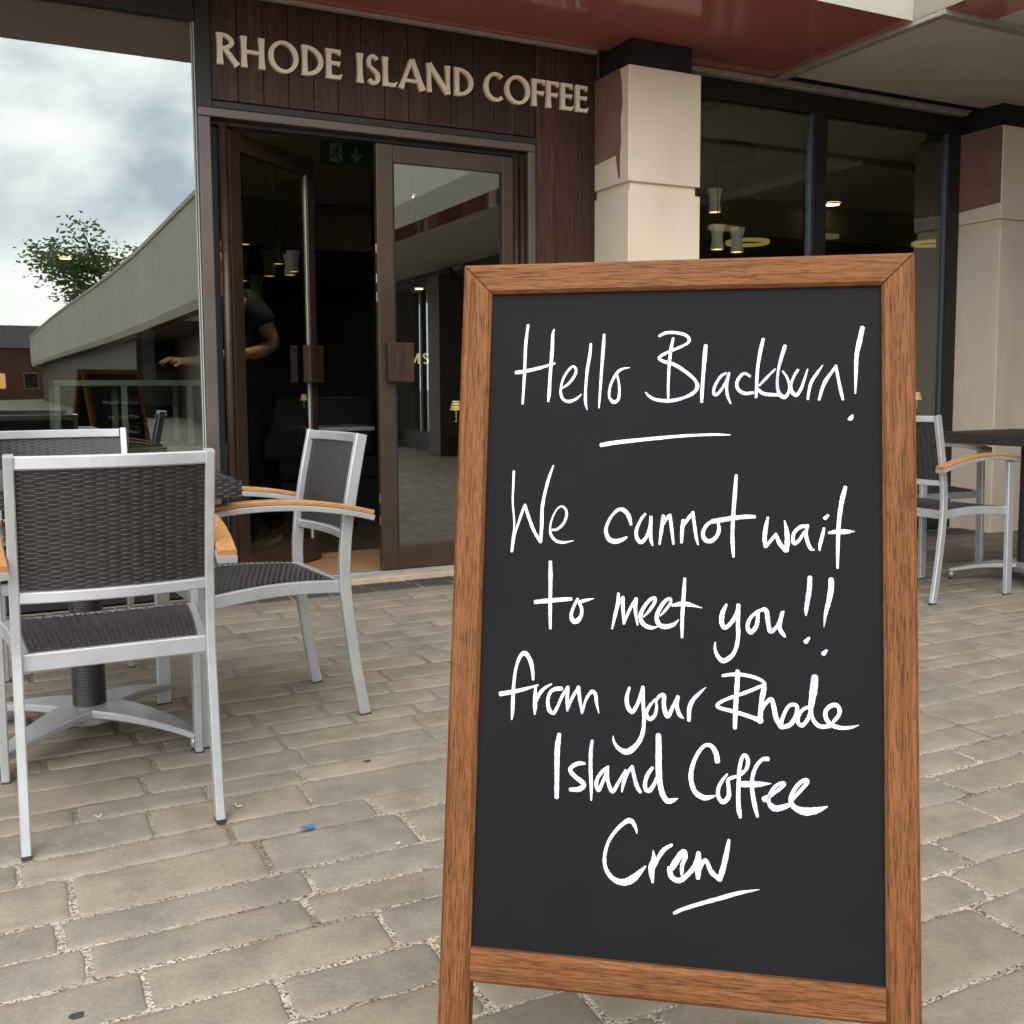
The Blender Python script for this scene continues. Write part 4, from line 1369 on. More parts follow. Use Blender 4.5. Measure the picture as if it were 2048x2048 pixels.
118.1,728.6,8.1;127,722.5,4.5;137.8,713.9,4.3;143.6,707.6,4.1;139.7,706.3,4.1;130.9,712.4,4.3;124.5,723.7,4.7;124,732.6,5.7;131,739.1,8.5;140.8,737.4,7.1;151.6,732.7,5.1
154.5,725.6,4.5;162.3,716.2,4.7;172.1,703.7,4.9;170.1,700.4,4.7;162.3,705.4,4.9;154.5,716.7,5.1;151.6,727.8,5.7;156.5,736.3,7.3;168.2,740.4,9.7;179.9,739.1,9.1;189.6,736,6;197.5,732.3,1.4
-47.1,784.3,1.2;-48.8,777,4.2;-55.1,768.4,6.2;-63.8,771.4,5.5;-76,783.8,4.5;-85.1,799,4.2;-89.3,816.3,4.5;-88.2,830.7,5;-81.1,842.2,6;-71,848,7.2;-59.9,847.7,8.9;-48.9,840.8,9.4;-35,825.9,2.2
-25.1,804.4,1;-24.1,814.8,6.2;-26.9,829.4,8.2;-25.2,845.4,3
-23.3,824.3,4.9;-17.4,811.9,5.4;-10.2,801.8,5.4;-0.8,795.5,3.7
-5.2,824.3,2.5;-1.3,826.2,6.9;5.8,814.9,8.1;14.2,803.5,7.4;17.3,809.2,5.4;13.2,820.3,5.4;12.7,832.2,3.7
-3.7,827.6,6.2;0,836.8,6.9;9.8,840.2,6.6;20.6,831.6,6.4;30.1,818.9,6.4;34.2,802.5,4.2
34.2,803.7,6.1;33.8,819.8,8.6;33.9,835.2,5.4
34.4,824.5,6.1;43.1,811.7,4.9;50.7,825.6,6.1;61.3,834.4,6.1
61.6,834.7,6.8;66.2,819.6,7.1;70.2,801.5,6.6;73.2,783.8,3.9
3.5,882.3,3.7;15.1,876.1,4.7;39.1,866.7,5.1;63,858.2,5.4;86.7,849.7,4.9;112.9,843.1,0.6
'''
BACK_TEXT = '''
-218.8,260.5,0.7;-219.9,256,2.6;-223.8,250.6,3.8;-229.2,252.5,3.4;-236.8,260.2,2.8;-242.4,269.6,2.6;-245,280.3,2.8;-244.3,289.3,3.1;-239.9,296.4,3.7;-233.7,300,4.5;-226.8,299.8,5.5;-220,295.5,5.8;-211.3,286.3,1.4
-189,280.3,0.4;-195.6,282,2.5;-201.8,283.9,3.2
-203,281.3,2.5;-206.2,287.6,2.7;-208.2,294.7,2.9;-206.8,299.5,3.9;-203.2,300,4.2;-199.8,295.3,3;-199.5,289.1,2.9;-202.3,283.1,2.5
-166.7,280.3,0.4;-173.3,282,2.5;-179.5,283.9,3.2
-180.7,281.3,2.5;-183.9,287.6,2.7;-185.9,294.7,2.9;-184.5,299.5,3.9;-180.9,300,4.2;-177.5,295.3,3;-177.2,289.1,2.9;-180,283.1,2.5
-160,241.9,2.2;-160.6,251.1,2.7;-162.6,265,2.5;-163.6,280.6,2.4;-163.6,292.5,2.5;-162,300,1.4
-137.6,274.2,2.7;-141.2,279.5,3.1;-143.3,285.9,3.1;-142.9,291.5,3.8;-139.7,292.6,3.8;-135.9,287.3,3;-134.1,282.1,2.2
-133,247.5,4.6;-132.7,259.4,5;-132.3,275.1,4.9;-131.1,286.4,4.5;-128.8,295,4.5;-124.9,300,4.3;-120.4,299.4,3.6;-116.2,297.5,0.6
-93.8,280.3,0.4;-100.5,282,2.5;-106.7,283.9,3.2
-107.9,281.3,2.5;-111,287.6,2.7;-113.1,294.7,2.9;-111.6,299.5,3.9;-108,300,4.2;-104.6,295.3,3;-104.3,289.1,2.9;-107.1,283.1,2.5
-88.1,272.7,2;-89.9,282.1,3.3;-90.7,290.8,3.5;-89.9,297.2,2.7
-89.6,296.9,2.6;-85.3,291.5,2.7;-81.6,286.4,2
-81.7,286.4,2.6;-78.6,293.9,3.4;-73.6,300,3.4
-70.5,300,1.9;-69.1,288.7,3;-67.7,275.9,2.8
-69.2,285.6,2.5;-65.4,278.9,2.7;-62.3,275.2,2.3
-62.1,275.2,2.8;-60.5,286.8,2.8;-58.8,299.7,1.7
-30,243.1,3;-29.6,256.5,3.7;-29.3,272.5,3;-29.1,285.7,3;-28.6,300,2.1
-42.1,277.9,3.6;-31.2,276.5,3.9;-20.5,275.3,3.5;-11.3,274.3,3
-4.8,265.3,3.4;-5.4,271.2,4.3;-7,281.3,3.9;-8.2,296.5,3.7
-7.4,288.4,2.4;-3.3,281.1,3;0.8,277.9,3.5;2.9,284.1,3.7;4.6,292.3,3.9;8.3,300,2.9
12.9,279.4,2.2;11.4,286.6,2.9;13.1,294.2,2.9;15.2,298.6,2.9;17.8,299.6,1.4
25.9,281.8,2;24.3,288.9,2.9;22.6,295.7,2.7;22.3,300,1.4
41,277.9,2.2;36.1,278,3.3;30.9,280.7,3.5;29,284.4,3.5;33.1,288.9,3.7;39.1,293,4;40.8,296,3.9;36.6,299.2,4;29.4,300,3.3
69.8,277.9,2.2;64.9,278,3.3;59.7,280.7,3.5;57.7,284.4,3.5;61.8,288.9,3.7;67.9,293,4;69.5,296,3.9;65.4,299.2,4;58.2,300,3.3
78.5,278.6,2.3;75.4,283.9,2.1;72.9,291,2.1;73.7,297.2,3;77.1,300,3.2;80.9,295,2.4;83.8,286.6,1.9;86.4,278,1.1
89.5,300,1.6;91.5,290,2.8;93.9,278.5,3;94.3,270.2,2.1
93.1,281.2,2.1;98.4,273.3,2.5
98,273.3,2.8;98.4,283.6,3;99.3,295.6,1.9
99.5,295.1,2.3;104.1,283.4,2.5;109.3,274.1,2.5
112.4,300,1.6;114.5,290,2.8;116.8,278.5,3;117.2,270.2,2.1
116,281.2,2.1;121.3,273.3,2.5
121,273.3,2.8;121.4,283.6,3;122.3,295.6,1.9
122.4,295.1,2.3;127,283.4,2.5;132.3,274.1,2.5
135.8,278.1,3;135.4,288.1,3;137.4,300,1.6
140.6,276.3,2.3;140.5,287.2,3.2;140.7,294,3.5;140.6,300,1.2
141,290.6,2.1;144.4,282.6,3;148.7,277.6,2.5;154.3,274,1.2

-211.8,397,2.5;-214,408.3,4;-215,418.8,4.2;-214,426.6,3.3
-213.7,426.2,3.2;-208.4,419.7,3.3;-204,413.6,2.5
-204,413.6,3.2;-200.3,422.7,4.1;-194.2,430,4.1
-188.8,405,2.7;-190.5,413.8,3.5;-188.4,423,3.5;-185.9,428.4,3.5;-182.8,429.5,1.6
-173,408,2.5;-174.9,416.6,3.5;-177,424.8,3.3;-177.3,430,1.6
-154.7,361.2,3.7;-154.1,377.4,4.5;-153.8,396.7,3.7;-153.5,412.8,3.7;-152.9,430,2.6
-169.2,403.3,4.4;-156.1,401.6,4.7;-143.2,400.1,4.3;-132,399,3.7
-124.2,388,4.1;-124.9,395.1,5.2;-126.8,407.3,4.7;-128.2,425.8,4.5
-127.3,416,2.8;-122.3,407.1,3.7;-117.4,403.3,4.3;-114.8,410.7,4.5;-112.8,420.7,4.7;-108.3,430,3.4
-64.8,406.2,0.5;-72.8,408.2,3;-80.3,410.6,3.8
-81.7,407.4,3;-85.6,415,3.2;-88,423.6,3.4;-86.3,429.4,4.7;-82,430,5.1;-77.8,424.3,3.6;-77.5,416.9,3.4;-80.8,409.5,3
-61,430,2.3;-59.4,416.4,3.6;-57.7,400.8,3.4
-59.5,412.6,3;-54.9,404.5,3.2;-51.2,400,2.8
-50.9,400,3.4;-49,414,3.4;-46.9,429.6,2.1
-42.7,403.5,3.6;-43.2,415.6,3.6;-40.8,430,1.9
2.7,406.2,0.5;-5.3,408.2,3;-12.8,410.6,3.8
-14.2,407.4,3;-18.1,415,3.2;-20.5,423.6,3.4;-18.8,429.4,4.7;-14.5,430,5.1;-10.3,424.3,3.6;-10,416.9,3.4;-13.3,409.5,3
40.3,388.3,2.6;39.5,379.6,3.4;36.8,369.1,4.3;31.1,361.9,4.9;25.7,365.9,3.7;21.8,378.2,3;20,394.2,3.2;19.7,409.1,3.7;19.6,421.8,3.4;19,430,1.5
6.5,404.6,4.9;17,402.3,4.3;30,399,3.7;45.3,393.8,1.7
88.8,406.2,0.5;80.8,408.2,3;73.3,410.6,3.8
71.9,407.4,3;68,415,3.2;65.6,423.6,3.4;67.3,429.4,4.7;71.6,430,5.1;75.8,424.3,3.6;76.1,416.9,3.4;72.8,409.5,3
99.3,404.1,2.8;95.6,410.6,2.6;92.6,419.1,2.6;93.5,426.6,3.6;97.7,430,3.8;102.2,424,2.9;105.8,413.8,2.3;108.9,403.4,1.3
112.9,401.3,2.8;112.7,414.5,3.8;113,422.8,4.3;112.8,430,1.5
113.3,418.6,2.6;117.4,408.9,3.6;122.6,402.9,3;129.5,398.6,1.5

-166.2,509,1;-167.6,503.2,3.4;-172.6,496.3,5;-179.6,498.7,4.4;-189.4,508.6,3.6;-196.6,520.8,3.4;-200,534.6,3.6;-199.1,546.2,4;-193.4,555.4,4.8;-185.4,560,5.8;-176.5,559.8,7.1;-167.7,554.2,7.5;-156.6,542.3,1.8
-127.8,534.6,0.6;-136.3,536.7,3.2;-144.3,539.3,4.1
-145.8,535.9,3.2;-149.9,544,3.4;-152.6,553.2,3.7;-150.7,559.4,5;-146.1,560,5.4;-141.7,553.9,3.8;-141.3,546,3.7;-144.9,538.2,3.2
-99,534.6,0.6;-107.5,536.7,3.2;-115.5,539.3,4.1
-117,535.9,3.2;-121.1,544,3.4;-123.8,553.2,3.7;-121.9,559.4,5;-117.3,560,5.4;-112.9,553.9,3.8;-112.5,546,3.7;-116.1,538.2,3.2
-90.3,485,2.8;-91.1,497,3.5;-93.7,514.8,3.3;-95,535,3;-95,550.3,3.3;-93,560,1.8
-85.8,531.8,3.8;-86.3,544.6,3.8;-83.8,560,2
-79.5,529.4,3;-79.8,543.4,4.1;-79.4,552.3,4.6;-79.6,560,1.6
-79,547.8,2.7;-74.7,537.5,3.8;-69.1,531.1,3.2;-61.8,526.5,1.6
-42.3,531.4,2.9;-48.6,531.6,4.2;-55.4,535.1,4.6;-57.8,539.8,4.6;-52.6,545.7,4.7;-44.8,551,5.2;-42.6,554.9,5;-48,559,5.2;-57.3,560,4.2
'''
handwriting(FRONT_TEXT, side(True))
back_panel = side(False)
for text_line in BACK_TEXT.strip().split('\n\n'):
    handwriting(text_line, back_panel)
# ------------------------------------------------------------------ wicker
def weave(mb, P, nu, rows, cover=.92, amp=.0028, per=4, stake=.006, lining=-.0002):
    """Flat strands passing over and under a row of stakes. P(u, v) gives a point and the outward normal."""
    du = 1 / (nu * per)
    nb = 10
    bk = []
    for j in range(nb + 1):          # lining behind the strands
        for i in range(nb + 1):
            p, nn = P(i / nb, j / nb)
            bk.append(p + nn * lining)
    mb.add(bk, [(j * (nb + 1) + i, j * (nb + 1) + i + 1, (j + 1) * (nb + 1) + i + 1, (j + 1) * (nb + 1) + i) for j in range(nb) for i in range(nb)])
    for r in range(rows):
        v = (r + .5) / rows
        hv = .5 / rows * cover
        vs = []
        n = nu * per + 1
        for i in range(n):
            u = i * du
            ph = math.cos(math.pi * (u * nu + r))
            for dv, k in ((-1, -.0007), (0, .0006), (1, -.0007)):
                p, nn = P(u, v + dv * hv * (.82 + .18 * ph))
                vs.append(p + nn * (amp * ph + k))
        fs = []
        for i in range(n - 1):
            for k in (0, 1):
                fs.append((i * 3 + k, (i + 1) * 3 + k, (i + 1) * 3 + k + 1, i * 3 + k + 1))
        mb.add(vs, fs, smooth=True)
    for j in range(nu + 1):
        u = min(max(j / nu, .004), .996)
        vs = []
        m_ = 12
        for i in range(m_ + 1):
            p, nn = P(u, i / m_)
            q, _ = P(min(u + .01, 1), i / m_)
            s_ = (q - p)
            s_ = s_.normalized() if s_.length > 1e-6 else Vector((1, 0, 0))
            vs += [p - s_ * stake / 2, p + s_ * stake / 2]
        mb.add(vs, [(2 * i, 2 * i + 1, 2 * i + 3, 2 * i + 2) for i in range(m_)])


# ------------------------------------------------------------------ the armchair (faces local +y)
STILE = smooth_path([(-.262, 0), (-.228, .20), (-.202, .42), (-.205, .56), (-.226, .71), (-.266, .908)], 5)


def stile_y(z):
    for (y0, z0), (y1, z1) in zip(STILE, STILE[1:]):
        if z0 <= z <= z1:
            return y0 + (y1 - y0) * (z - z0) / (z1 - z0)
    return STILE[-1][0]


def bow(x):
    return -.030 * (1 - (x / .214) ** 2)


def make_chair(label, group):
    t = thing('armchair', label, 'armchair', group=group)
    for s_ in (-1, 1):
        p = MB()
        p.sweep([(s_ * .214, y, max(z, .006)) for y, z in STILE], (1, 0, 0), .022, .036, .003)
        lg = p.build('back_leg', M['alu'], t)
        q = MB()
        q.box(s_ * .214 - .0115, s_ * .214 + .0115, -.2805, -.2435, 0, .0075, .0015)
        q.build('foot_cap', M['rubber'], lg)
        p = MB()
        p.sweep([(s_ * .252, .262, .006), (s_ * .252, .258, .35), (s_ * .252, .252, .671)], (1, 0, 0), .022, .045, .003)
        lg = p.build('front_leg', M['alu'], t)
        q = MB()
        q.box(s_ * .252 - .0115, s_ * .252 + .0115, .2395, .2845, 0, .0075, .0015)
        q.build('foot_cap', M['rubber'], lg)
    # seat frame: two arched side rails, front and back rails
    p = MB()
    n = 12
    for s_ in (-1, 1):
        p.sweep([(s_ * (.196 + .044 * i / n), -.198 + .445 * i / n, .424 + .014 * math.sin(math.pi * i / n)) for i in range(n + 1)], (1, 0, 0), .022, .040, .003)
    p.sweep([(-.2025, -.190, .428), (.2025, -.190, .428)], (0, 1, 0), .020, .042, .003)
    p.sweep([(-.2405, .246, .424), (.2405, .246, .424)], (0, 1, 0), .020, .038, .003)
    p.build('seat_frame', M['alu'], t)
    p = MB()

    def seat(u, v):
        y = -.176 + .408 * v
        hw = .184 + .042 * (y + .198) / .445
        x = (2 * u - 1) * hw
        z = .4455 + .014 * math.sin(math.pi * v) - .010 * (1 - (x / hw) ** 2) * math.sin(math.pi * v) ** .5
        return Vector((x, y, z)), Vector((0, 0, 1))
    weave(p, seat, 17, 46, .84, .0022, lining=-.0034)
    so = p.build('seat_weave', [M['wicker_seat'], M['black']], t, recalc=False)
    for k_ in range(100):          # the lining shows dark between the strands
        so.data.polygons[k_].material_index = 1
    # back: bowed rails and woven panel
    for zc, h, nm in ((.892, .030, 'top_rail'), (.583, .026, 'lower_rail')):
        p = MB()
        n = 16
        p.sweep([((-.2025 + .405 * i / n), stile_y(zc) + bow(-.2025 + .405 * i / n) + (.002 if nm == 'top_rail' else 0), zc) for i in range(n + 1)], (0, 0, 1), h, .024, .003)
        p.build(nm, M['alu'], t)
    p = MB()

    def back(u, v):
        z = .5985 + (.8755 - .5985) * v
        x = (2 * u - 1) * .2015
        return Vector((x, stile_y(z) + bow(x), z)), Vector((0, -1, 0))
    weave(p, back, 16, 50, .97, .0022)
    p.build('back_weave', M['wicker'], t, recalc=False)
    # arms: flat bar below, teak above, arched and slightly bowed outwards
    for s_ in (-1, 1):
        n = 20
        pr, pw = [], []
        for i in range(n + 1):
            u = i / n
            y = -.282 + .595 * u
            z = .645 + .052 * (1 - (abs(u - .60) / .60) ** 2.0)
            x = s_ * (.246 + .012 * math.sin(math.pi * u))
            pr.append((x, y, z))
            pw.append((x, y + .001, z + .0165))
        p = MB()
        p.sweep(pw, (1, 0, 0), .045, .0155, .003)
        ar = p.build('armrest', M['teak'], t)
        p = MB()
        p.sweep(pr, (1, 0, 0), .047, .017, .002)
        p.build('arm_bar', M['alu'], ar)
    return t


CH = 'silver framed armchairs with dark woven seats'
chair = make_chair('woven silver armchair with its back to the viewer, closest to the viewer at left', CH)
chair.location = (.232, 2.752, 0)
dup(chair, (.745, 3.305, 0), R(95), 'woven silver armchair seen side-on, facing left in front of the open door')
dup(chair, (.205, 3.815, 0), R(180), 'woven silver armchair across the left table, only its top rail showing below the window')
dup(chair, (4.233, 3.672, 0), R(-86), 'woven silver armchair right of the chalkboard, facing the right table')
dup(chair, (4.82, 4.32, 0), R(176), 'woven silver armchair tucked behind the right table near the cream pillar')
dup(chair, (5.62, 3.70, 0), R(92), 'woven silver armchair at the far right side of the right table')


# ------------------------------------------------------------------ woven pedestal table
def make_table(label, group):
    t = thing('pedestal_table', label, 'table', group=group)
    H0, H1, hw = .747, .797, .392
    p = MB()
    p.box(-hw + .004, hw - .004, -hw + .004, hw - .004, H0, H1 - .002, .010)

    def top(u, v):
        return Vector(((2 * u - 1) * (hw - .012), (2 * v - 1) * (hw - .012), H1)), Vector((0, 0, 1))
    weave(p, top, 24, 60, .95, .0018, 3)
    for k in range(4):
        a = k * math.pi / 2
        ca, sa = math.cos(a), math.sin(a)

        def edge(u, v, ca=ca, sa=sa):
            x, y = (2 * u - 1) * hw, -hw
            z = H0 + (H1 - H0) * v
            return Vector((x * ca - y * sa, x * sa + y * ca, z)), Vector((sa, -ca, 0))
        weave(p, edge, 40, 6, .85, .003, 3)
    p.build('table_top', M['wicker'], t, recalc=False)
    p = MB()
    prof = []
    z = .098
    while z < .745:
        prof += [(.0455, z), (.0485, z + .003), (.0455, z + .006)]
        z += .0068
    p.lathe(prof, (0, 0, 0), 28)
    p.build('pedestal', M['wicker'], t)
    p = MB()
    p.lathe([(.070, .055), (.074, .060), (.074, .094), (.070, .099), (.0, .0995)], (0, 0, 0), 28, cap=False)
    p.build('base_hub', M['alu'], t)
    for k in range(4):
        a = math.pi / 4 + k * math.pi / 2
        ca, sa = math.cos(a), math.sin(a)
        p = MB()
        n = 14
        path = [(ca * (.02 + .365 * i / n), sa * (.02 + .365 * i / n), .094 - .048 * (i / n) ** 2.2) for i in range(n + 1)]
        p.sweep(path, (-sa, ca, 0), lambda u: .140 - .098 * u, lambda u: .026 - .008 * u, .004)
        ex, ey = path[-1][0] - ca * .012, path[-1][1] - sa * .012
        p.lathe([(.013, .010), (.013, .042)], (ex, ey, 0), 12)
        lg = p.build('base_leg', M['alu'], t)
        q = MB()
        q.lathe([(.0115, 0), (.0115, .0098)], (ex, ey, 0), 12)
        q.build('foot_pad', M['rubber'], lg)
    return t


tb = make_table('dark woven square pedestal table behind the chair at left', 'woven pedestal tables')
tb.location = (.215, 3.295, 0)
dup(tb, (4.90, 3.62, 0), R(2), 'dark woven square pedestal table by the cream pillar at right')


# ------------------------------------------------------------------ lamps and fittings inside
def make_pendant(shade_m, bulb_m, label, group, drop):
    t = thing('pendant_lamp', label, 'lamp', group=group)
    p = MB()
    prof = [(.060, .185), (.057, .17), (.045, .12), (.040, .085), (.044, .045), (.050, .012), (.050, 0)]
    inner = [(r - .003, z) for r, z in prof[::-1]]
    p.lathe(prof + inner, (0, 0, 0), 24, cap=False)
    p.build('lamp_shade', shade_m, t)
    p = MB()
    p.lathe([(.0005, .012), (.045, .010), (.045, .006), (.0005, .002)], (0, 0, 0), 20, cap=False)
    p.build('bulb', bulb_m, t)
    p = MB()
    p.lathe([(.003, .10), (.003, drop)], (0, 0, 0), 6)
    p.build('cord', M['black'], t)
    return t


pg = 'hourglass pendant lamps behind the right-hand window'
lamp = make_pendant(M['shade'], M['bulb'], 'off white hourglass pendant lamp, the highest behind the window right of the pillar', pg, .55)
lamp.location = (5.258, 6.8, 2.455)
for (x, y_, z, lb) in ((4.975, 6.4, 2.095, 'off white hourglass pendant lamp, next to the pillar, half hidden by the chalkboard top'),
                       (5.165, 6.4, 2.085, 'off white hourglass pendant lamp, the rightmost of the lit three by the pillar')):
    dup(lamp, (x, y_, z), 0, lb)
rose = MB()
rose.lathe([(.26, 0), (.26, .05), (.25, .06)], (0, 0, 0), 28)
o = rose.build('ceiling_rose', M['darkframe'])
o.location = (5.13, 6.55, 2.835)
tag(o, 'round dark ceiling plate the pendant cords hang from, behind the right window', 'ceiling plate')

pg = 'stand-ins inside the doorway for pendant lamps mirrored in the door glass'
dl = make_pendant(M['shade_dark'], M['bulb_orange'], 'stand-in for a mirrored pendant lamp, glowing orange, highest on the left through the door glass', pg, .8)
dl.location = (1.631, 7.5, 2.08)  # added lamps standing in for pendants mirrored in the open door leaf
for x, y_, z, lb in ((1.872, 7.5, 1.954, 'stand-in for a mirrored pendant lamp, glowing orange, rightmost through the open door glass'),
                     (1.812, 7.52, 1.866, 'stand-in for a mirrored pendant lamp, glowing orange, just below the rightmost lamp'),
                     (1.614, 7.5, 1.822, 'stand-in for a mirrored pendant lamp, glowing orange, beside the shoulder of the person'),
                     (1.717, 7.54, 1.687, 'stand-in for a mirrored pendant lamp, glowing orange, lowest, at the sleeve of the person')):
    dup(dl, (x, y_, z), 0, lb)


def make_spot(label, group):
    t = thing('ceiling_downlight', label, 'light', group=group)
    p = MB()
    p.lathe([(.075, .0), (.085, -.004), (.085, .012)], (0, 0, 0), 20, cap=False)
    p.build('trim_ring', M['paletrim'], t)
    p = MB()
    p.lathe([(.0005, -.003), (.073, -.003), (.073, .004)], (0, 0, 0), 20, cap=False)
    p.build('lens', M['spot'], t)
    return t


pg = 'downlights in the shop ceiling'
sp = make_spot('small warm ceiling downlight straight ahead through the doorway gap', pg)
sp.location = (3.706, 11.602, 2.845)
for x, y_, z, lb in ((3.60, 9.417, 2.885, 'small warm ceiling downlight near the top of the closed door glass'),
                     (1.70, 10.78, 2.885, 'small warm ceiling downlight near the right edge of the left window'),
                     (.95, 15.75, 2.885, 'small warm ceiling downlight in the mirrored tree of the left window'),
                     (1.58, 17.6, 2.885, 'small warm ceiling downlight on the mirrored cream wall edge in the left window'),
                     (7.66, 8.0, 2.885, 'small warm ceiling downlight behind the first right-hand pane'),
                     (7.09, 17.93, 2.885, 'small warm ceiling downlight low in the closed door glass'),
                     (8.9, 9.3, 2.885, 'small warm ceiling downlight behind the second right-hand pane')):
    dup(sp, (x, y_, z), 0, lb)
# beams of the downlights, then an added unseen spot to light the person's arm
for x, y_, e_ in ((3.6, 9.3, 14), (1.7, 10.7, 10), (7.6, 7.2, 8), (1.22, 5.74, 40)):
    ld = bpy.data.lights.new('downlight_and_fill_beam', 'SPOT')
    ld.energy = e_
    ld.spot_size = R(92 if y_ < 6 else 110)
    ld.spot_blend = .6
    ld.shadow_soft_size = .07
    ld.color = (1, .74, .45)
    lo = bpy.data.objects.new('downlight_and_fill_beam', ld)
    col.objects.link(lo)
    lo.location = (x, y_, 2.83)


def make_ring(label, group):
    t = thing('ring_lamp', label, 'lamp', group=group)
    p = MB()
    n = 28
    p.sweep([(.2 * math.cos(2 * math.pi * i / n), .2 * math.sin(2 * math.pi * i / n), 0) for i in range(n + 1)], (0, 0, 1), .035, .02, .003, caps=False)
    p.build('glowing_ring', M['ringlight'], t)
    p = MB()
    for k in range(3):
        a = k * 2.094
        p.sweep([(.2 * math.cos(a), .2 * math.sin(a), .018), (.02 * math.cos(a), .02 * math.sin(a), .40)], (0, 1, .1), .004, .004, .001)
    p.build('hanger', M['black'], t)
    return t


rg = make_ring('amber ring lamp seen through the left pane of the right window', 'amber ring lamps')
rg.location = (6.584, 8.0, 2.445)
dup(rg, (8.99, 7.9, 2.56), 0, 'amber ring lamp seen through the right pane of the right window')


def make_gold(label, group):
    t = thing('table_lamp', label, 'lamp', group=group)
    p = MB()
    p.lathe([(.07, 0), (.07, .012), (.012, .02), (.012, .16)], (0, 0, 0), 18)
    p.build('lamp_base', M['steel'], t)
    p = MB()
    for k in range(4):
        p.lathe([(.03, .16 + k * .035), (.085 - .01 * k, .165 + k * .035), (.085 - .01 * k, .178 + k * .035), (.03, .184 + k * .035)], (0, 0, 0), 20)
    p.build('lamp_shade', M['goldlight'], t)
    return t


gl = make_gold('small glowing gold lamp just left of the chalkboard edge, inside', 'small gold table lamps')
gl.scale = (.55, .55, .55)
gl.location = (3.05, 7.0, .80)
dup(gl, (7.82, 7.0, .83), 0, 'small glowing gold lamp just right of the chalkboard edge, inside')

# exit sign over the doorway
ex = thing('exit_sign', 'green emergency exit sign with running figure and down arrow inside the doorway', 'sign', (1.77, 6.0, 2.378))
p = MB()
p.box(0, .335, 0, .03, 0, .13, .003)
p.build('sign_box', M['exitgreen'], ex)
p = MB()
ya, yb = -.0016, .0005
p.prism([(.052, .010), (.125, .010), (.125, .118), (.052, .118)], -.0008, .0005, 'XZ')
arrow = [(.205, .105), (.222, .105), (.222, .052), (.245, .075), (.245, .052), (.2135, .018), (.182, .052), (.182, .075), (.205, .052)]
p.prism(arrow, ya, yb, 'XZ')
p.build('pictogram', M['exitwhite'], ex)
p = MB()
fig = [[(.086, .088), (.100, .088), (.092, .052), (.078, .052)], [(.092, .058), (.104, .040), (.114, .016), (.104, .014), (.094, .036), (.082, .050)],
       [(.080, .056), (.074, .034), (.056, .034), (.056, .043), (.068, .044), (.074, .058)], [(.098, .086), (.108, .066), (.119, .070), (.121, .062), (.104, .056), (.092, .078)],
       [(.086, .087), (.070, .078), (.066, .060), (.073, .058), (.077, .073), (.090, .080)]]
for k, q in enumerate(fig):
    p.prism(q, -.0022 - k * .0002, -.0009, 'XZ')
p.prism([(.100 + .0085 * math.cos(a * .6283), .101 + .0085 * math.sin(a * .6283)) for a in range(10)], -.0034, -.0009, 'XZ')
p.build('running_figure', M['exitgreen'], ex)
p = MB()
p.box(.06, .066, .012, .018, .1305, .522)
p.box(.27, .276, .012, .018, .1305, .522)
p.build('hanger', M['black'], ex)

# gold letters on the wall inside
gs = thing('wall_sign', 'two small gold capitals MS on the dark wall behind the closed door', 'sign', (0, 0, 0))
for ch, x0, x1 in (('M', 3.34, 3.445), ('S', 3.475, 3.535)):
    p = MB()
    letter_mesh(p, ch, x0 - .05, x1 - .05, 1.27, .095, 8.5985, .008)
    p.build('letter', M['letter_gold'], gs)

# counter, bench and small table inside
ct = thing('display_counter', 'pale green glazed serving counter behind the left window', 'counter', (.35, 7.6, .03))
p = MB()
p.box(0, 1.35, 0, .7, 0, .62, .01)
p.build('cabinet', M['paleglass'], ct)
p = MB()
for x in (0.0, .43, .87, 1.31):
    p.box(x, x + .04, 0, .04, .6205, 1.05, .003)
    p.box(x, x + .04, .66, .70, .6205, 1.05, .003)
p.box(0, 1.35, 0, .7, 1.0505, 1.09, .004)
p.build('glass_case', M['paleglass'], ct)
bn = thing('bench', 'black upholstered bench against the back of the doorway', 'bench', (2.05, 8.35, .03))
p = MB()
p.box(0, 1.0, 0, .5, .25, .45, .03)
p.build('seat', M['leather'], bn)
p = MB()
p.box(0, 1.0, .505, .60, .25, .95, .03)
p.build('backrest', M['leather'], bn)
p = MB()
p.box(.02, .98, .02, .48, 0, .249)
p.build('plinth', M['darkframe'], bn)
ctb = thing('cafe_table', 'small cafe table with steel edge inside the open doorway', 'table', (2.22, 7.45, .03))
p = MB()
p.box(-.26, .26, -.26, .26, .715, .745, .004)
p.build('table_top', M['sill'], ctb)
p = MB()
p.lathe([(.19, 0), (.19, .015), (.025, .03), (.025, .7148)], (0, 0, 0), 20)
p.build('pedestal', M['black'], ctb)


# ------------------------------------------------------------------ the person inside, behind the open door leaf
def skinned(name, joints, bones, material, parent, root=0, sub=2):
    """One continuous surface grown over a skeleton: joints are (x, y, z, radius[, radius2])."""
    me = bpy.data.meshes.new(name)
    me.from_pydata([j[:3] for j in joints], bones, [])
    o = bpy.data.objects.new(name, me)
    col.objects.link(o)
    md = o.modifiers.new('skin', 'SKIN')
    md.use_smooth_shade = True
    sv = me.skin_vertices[0].data if len(me.skin_vertices) else None
    for i, j in enumerate(joints):
        sv[i].radius = (j[3], j[4] if len(j) > 4 else j[3])
        sv[i].use_root = (i == root)
    sb = o.modifiers.new('smooth', 'SUBSURF')
    sb.levels = sb.render_levels = sub
    me.materials.append(material)
    # freeze the grown surface into a plain mesh
    dg = bpy.context.evaluated_depsgraph_get()
    ev = o.evaluated_get(dg)
    m2 = bpy.data.meshes.new_from_object(ev)
    o.modifiers.clear()
    o.data = m2
    if not len(m2.materials):
        m2.materials.append(material)
    for pl_ in m2.polygons:
        pl_.use_smooth = True
    o.parent = parent
    return o


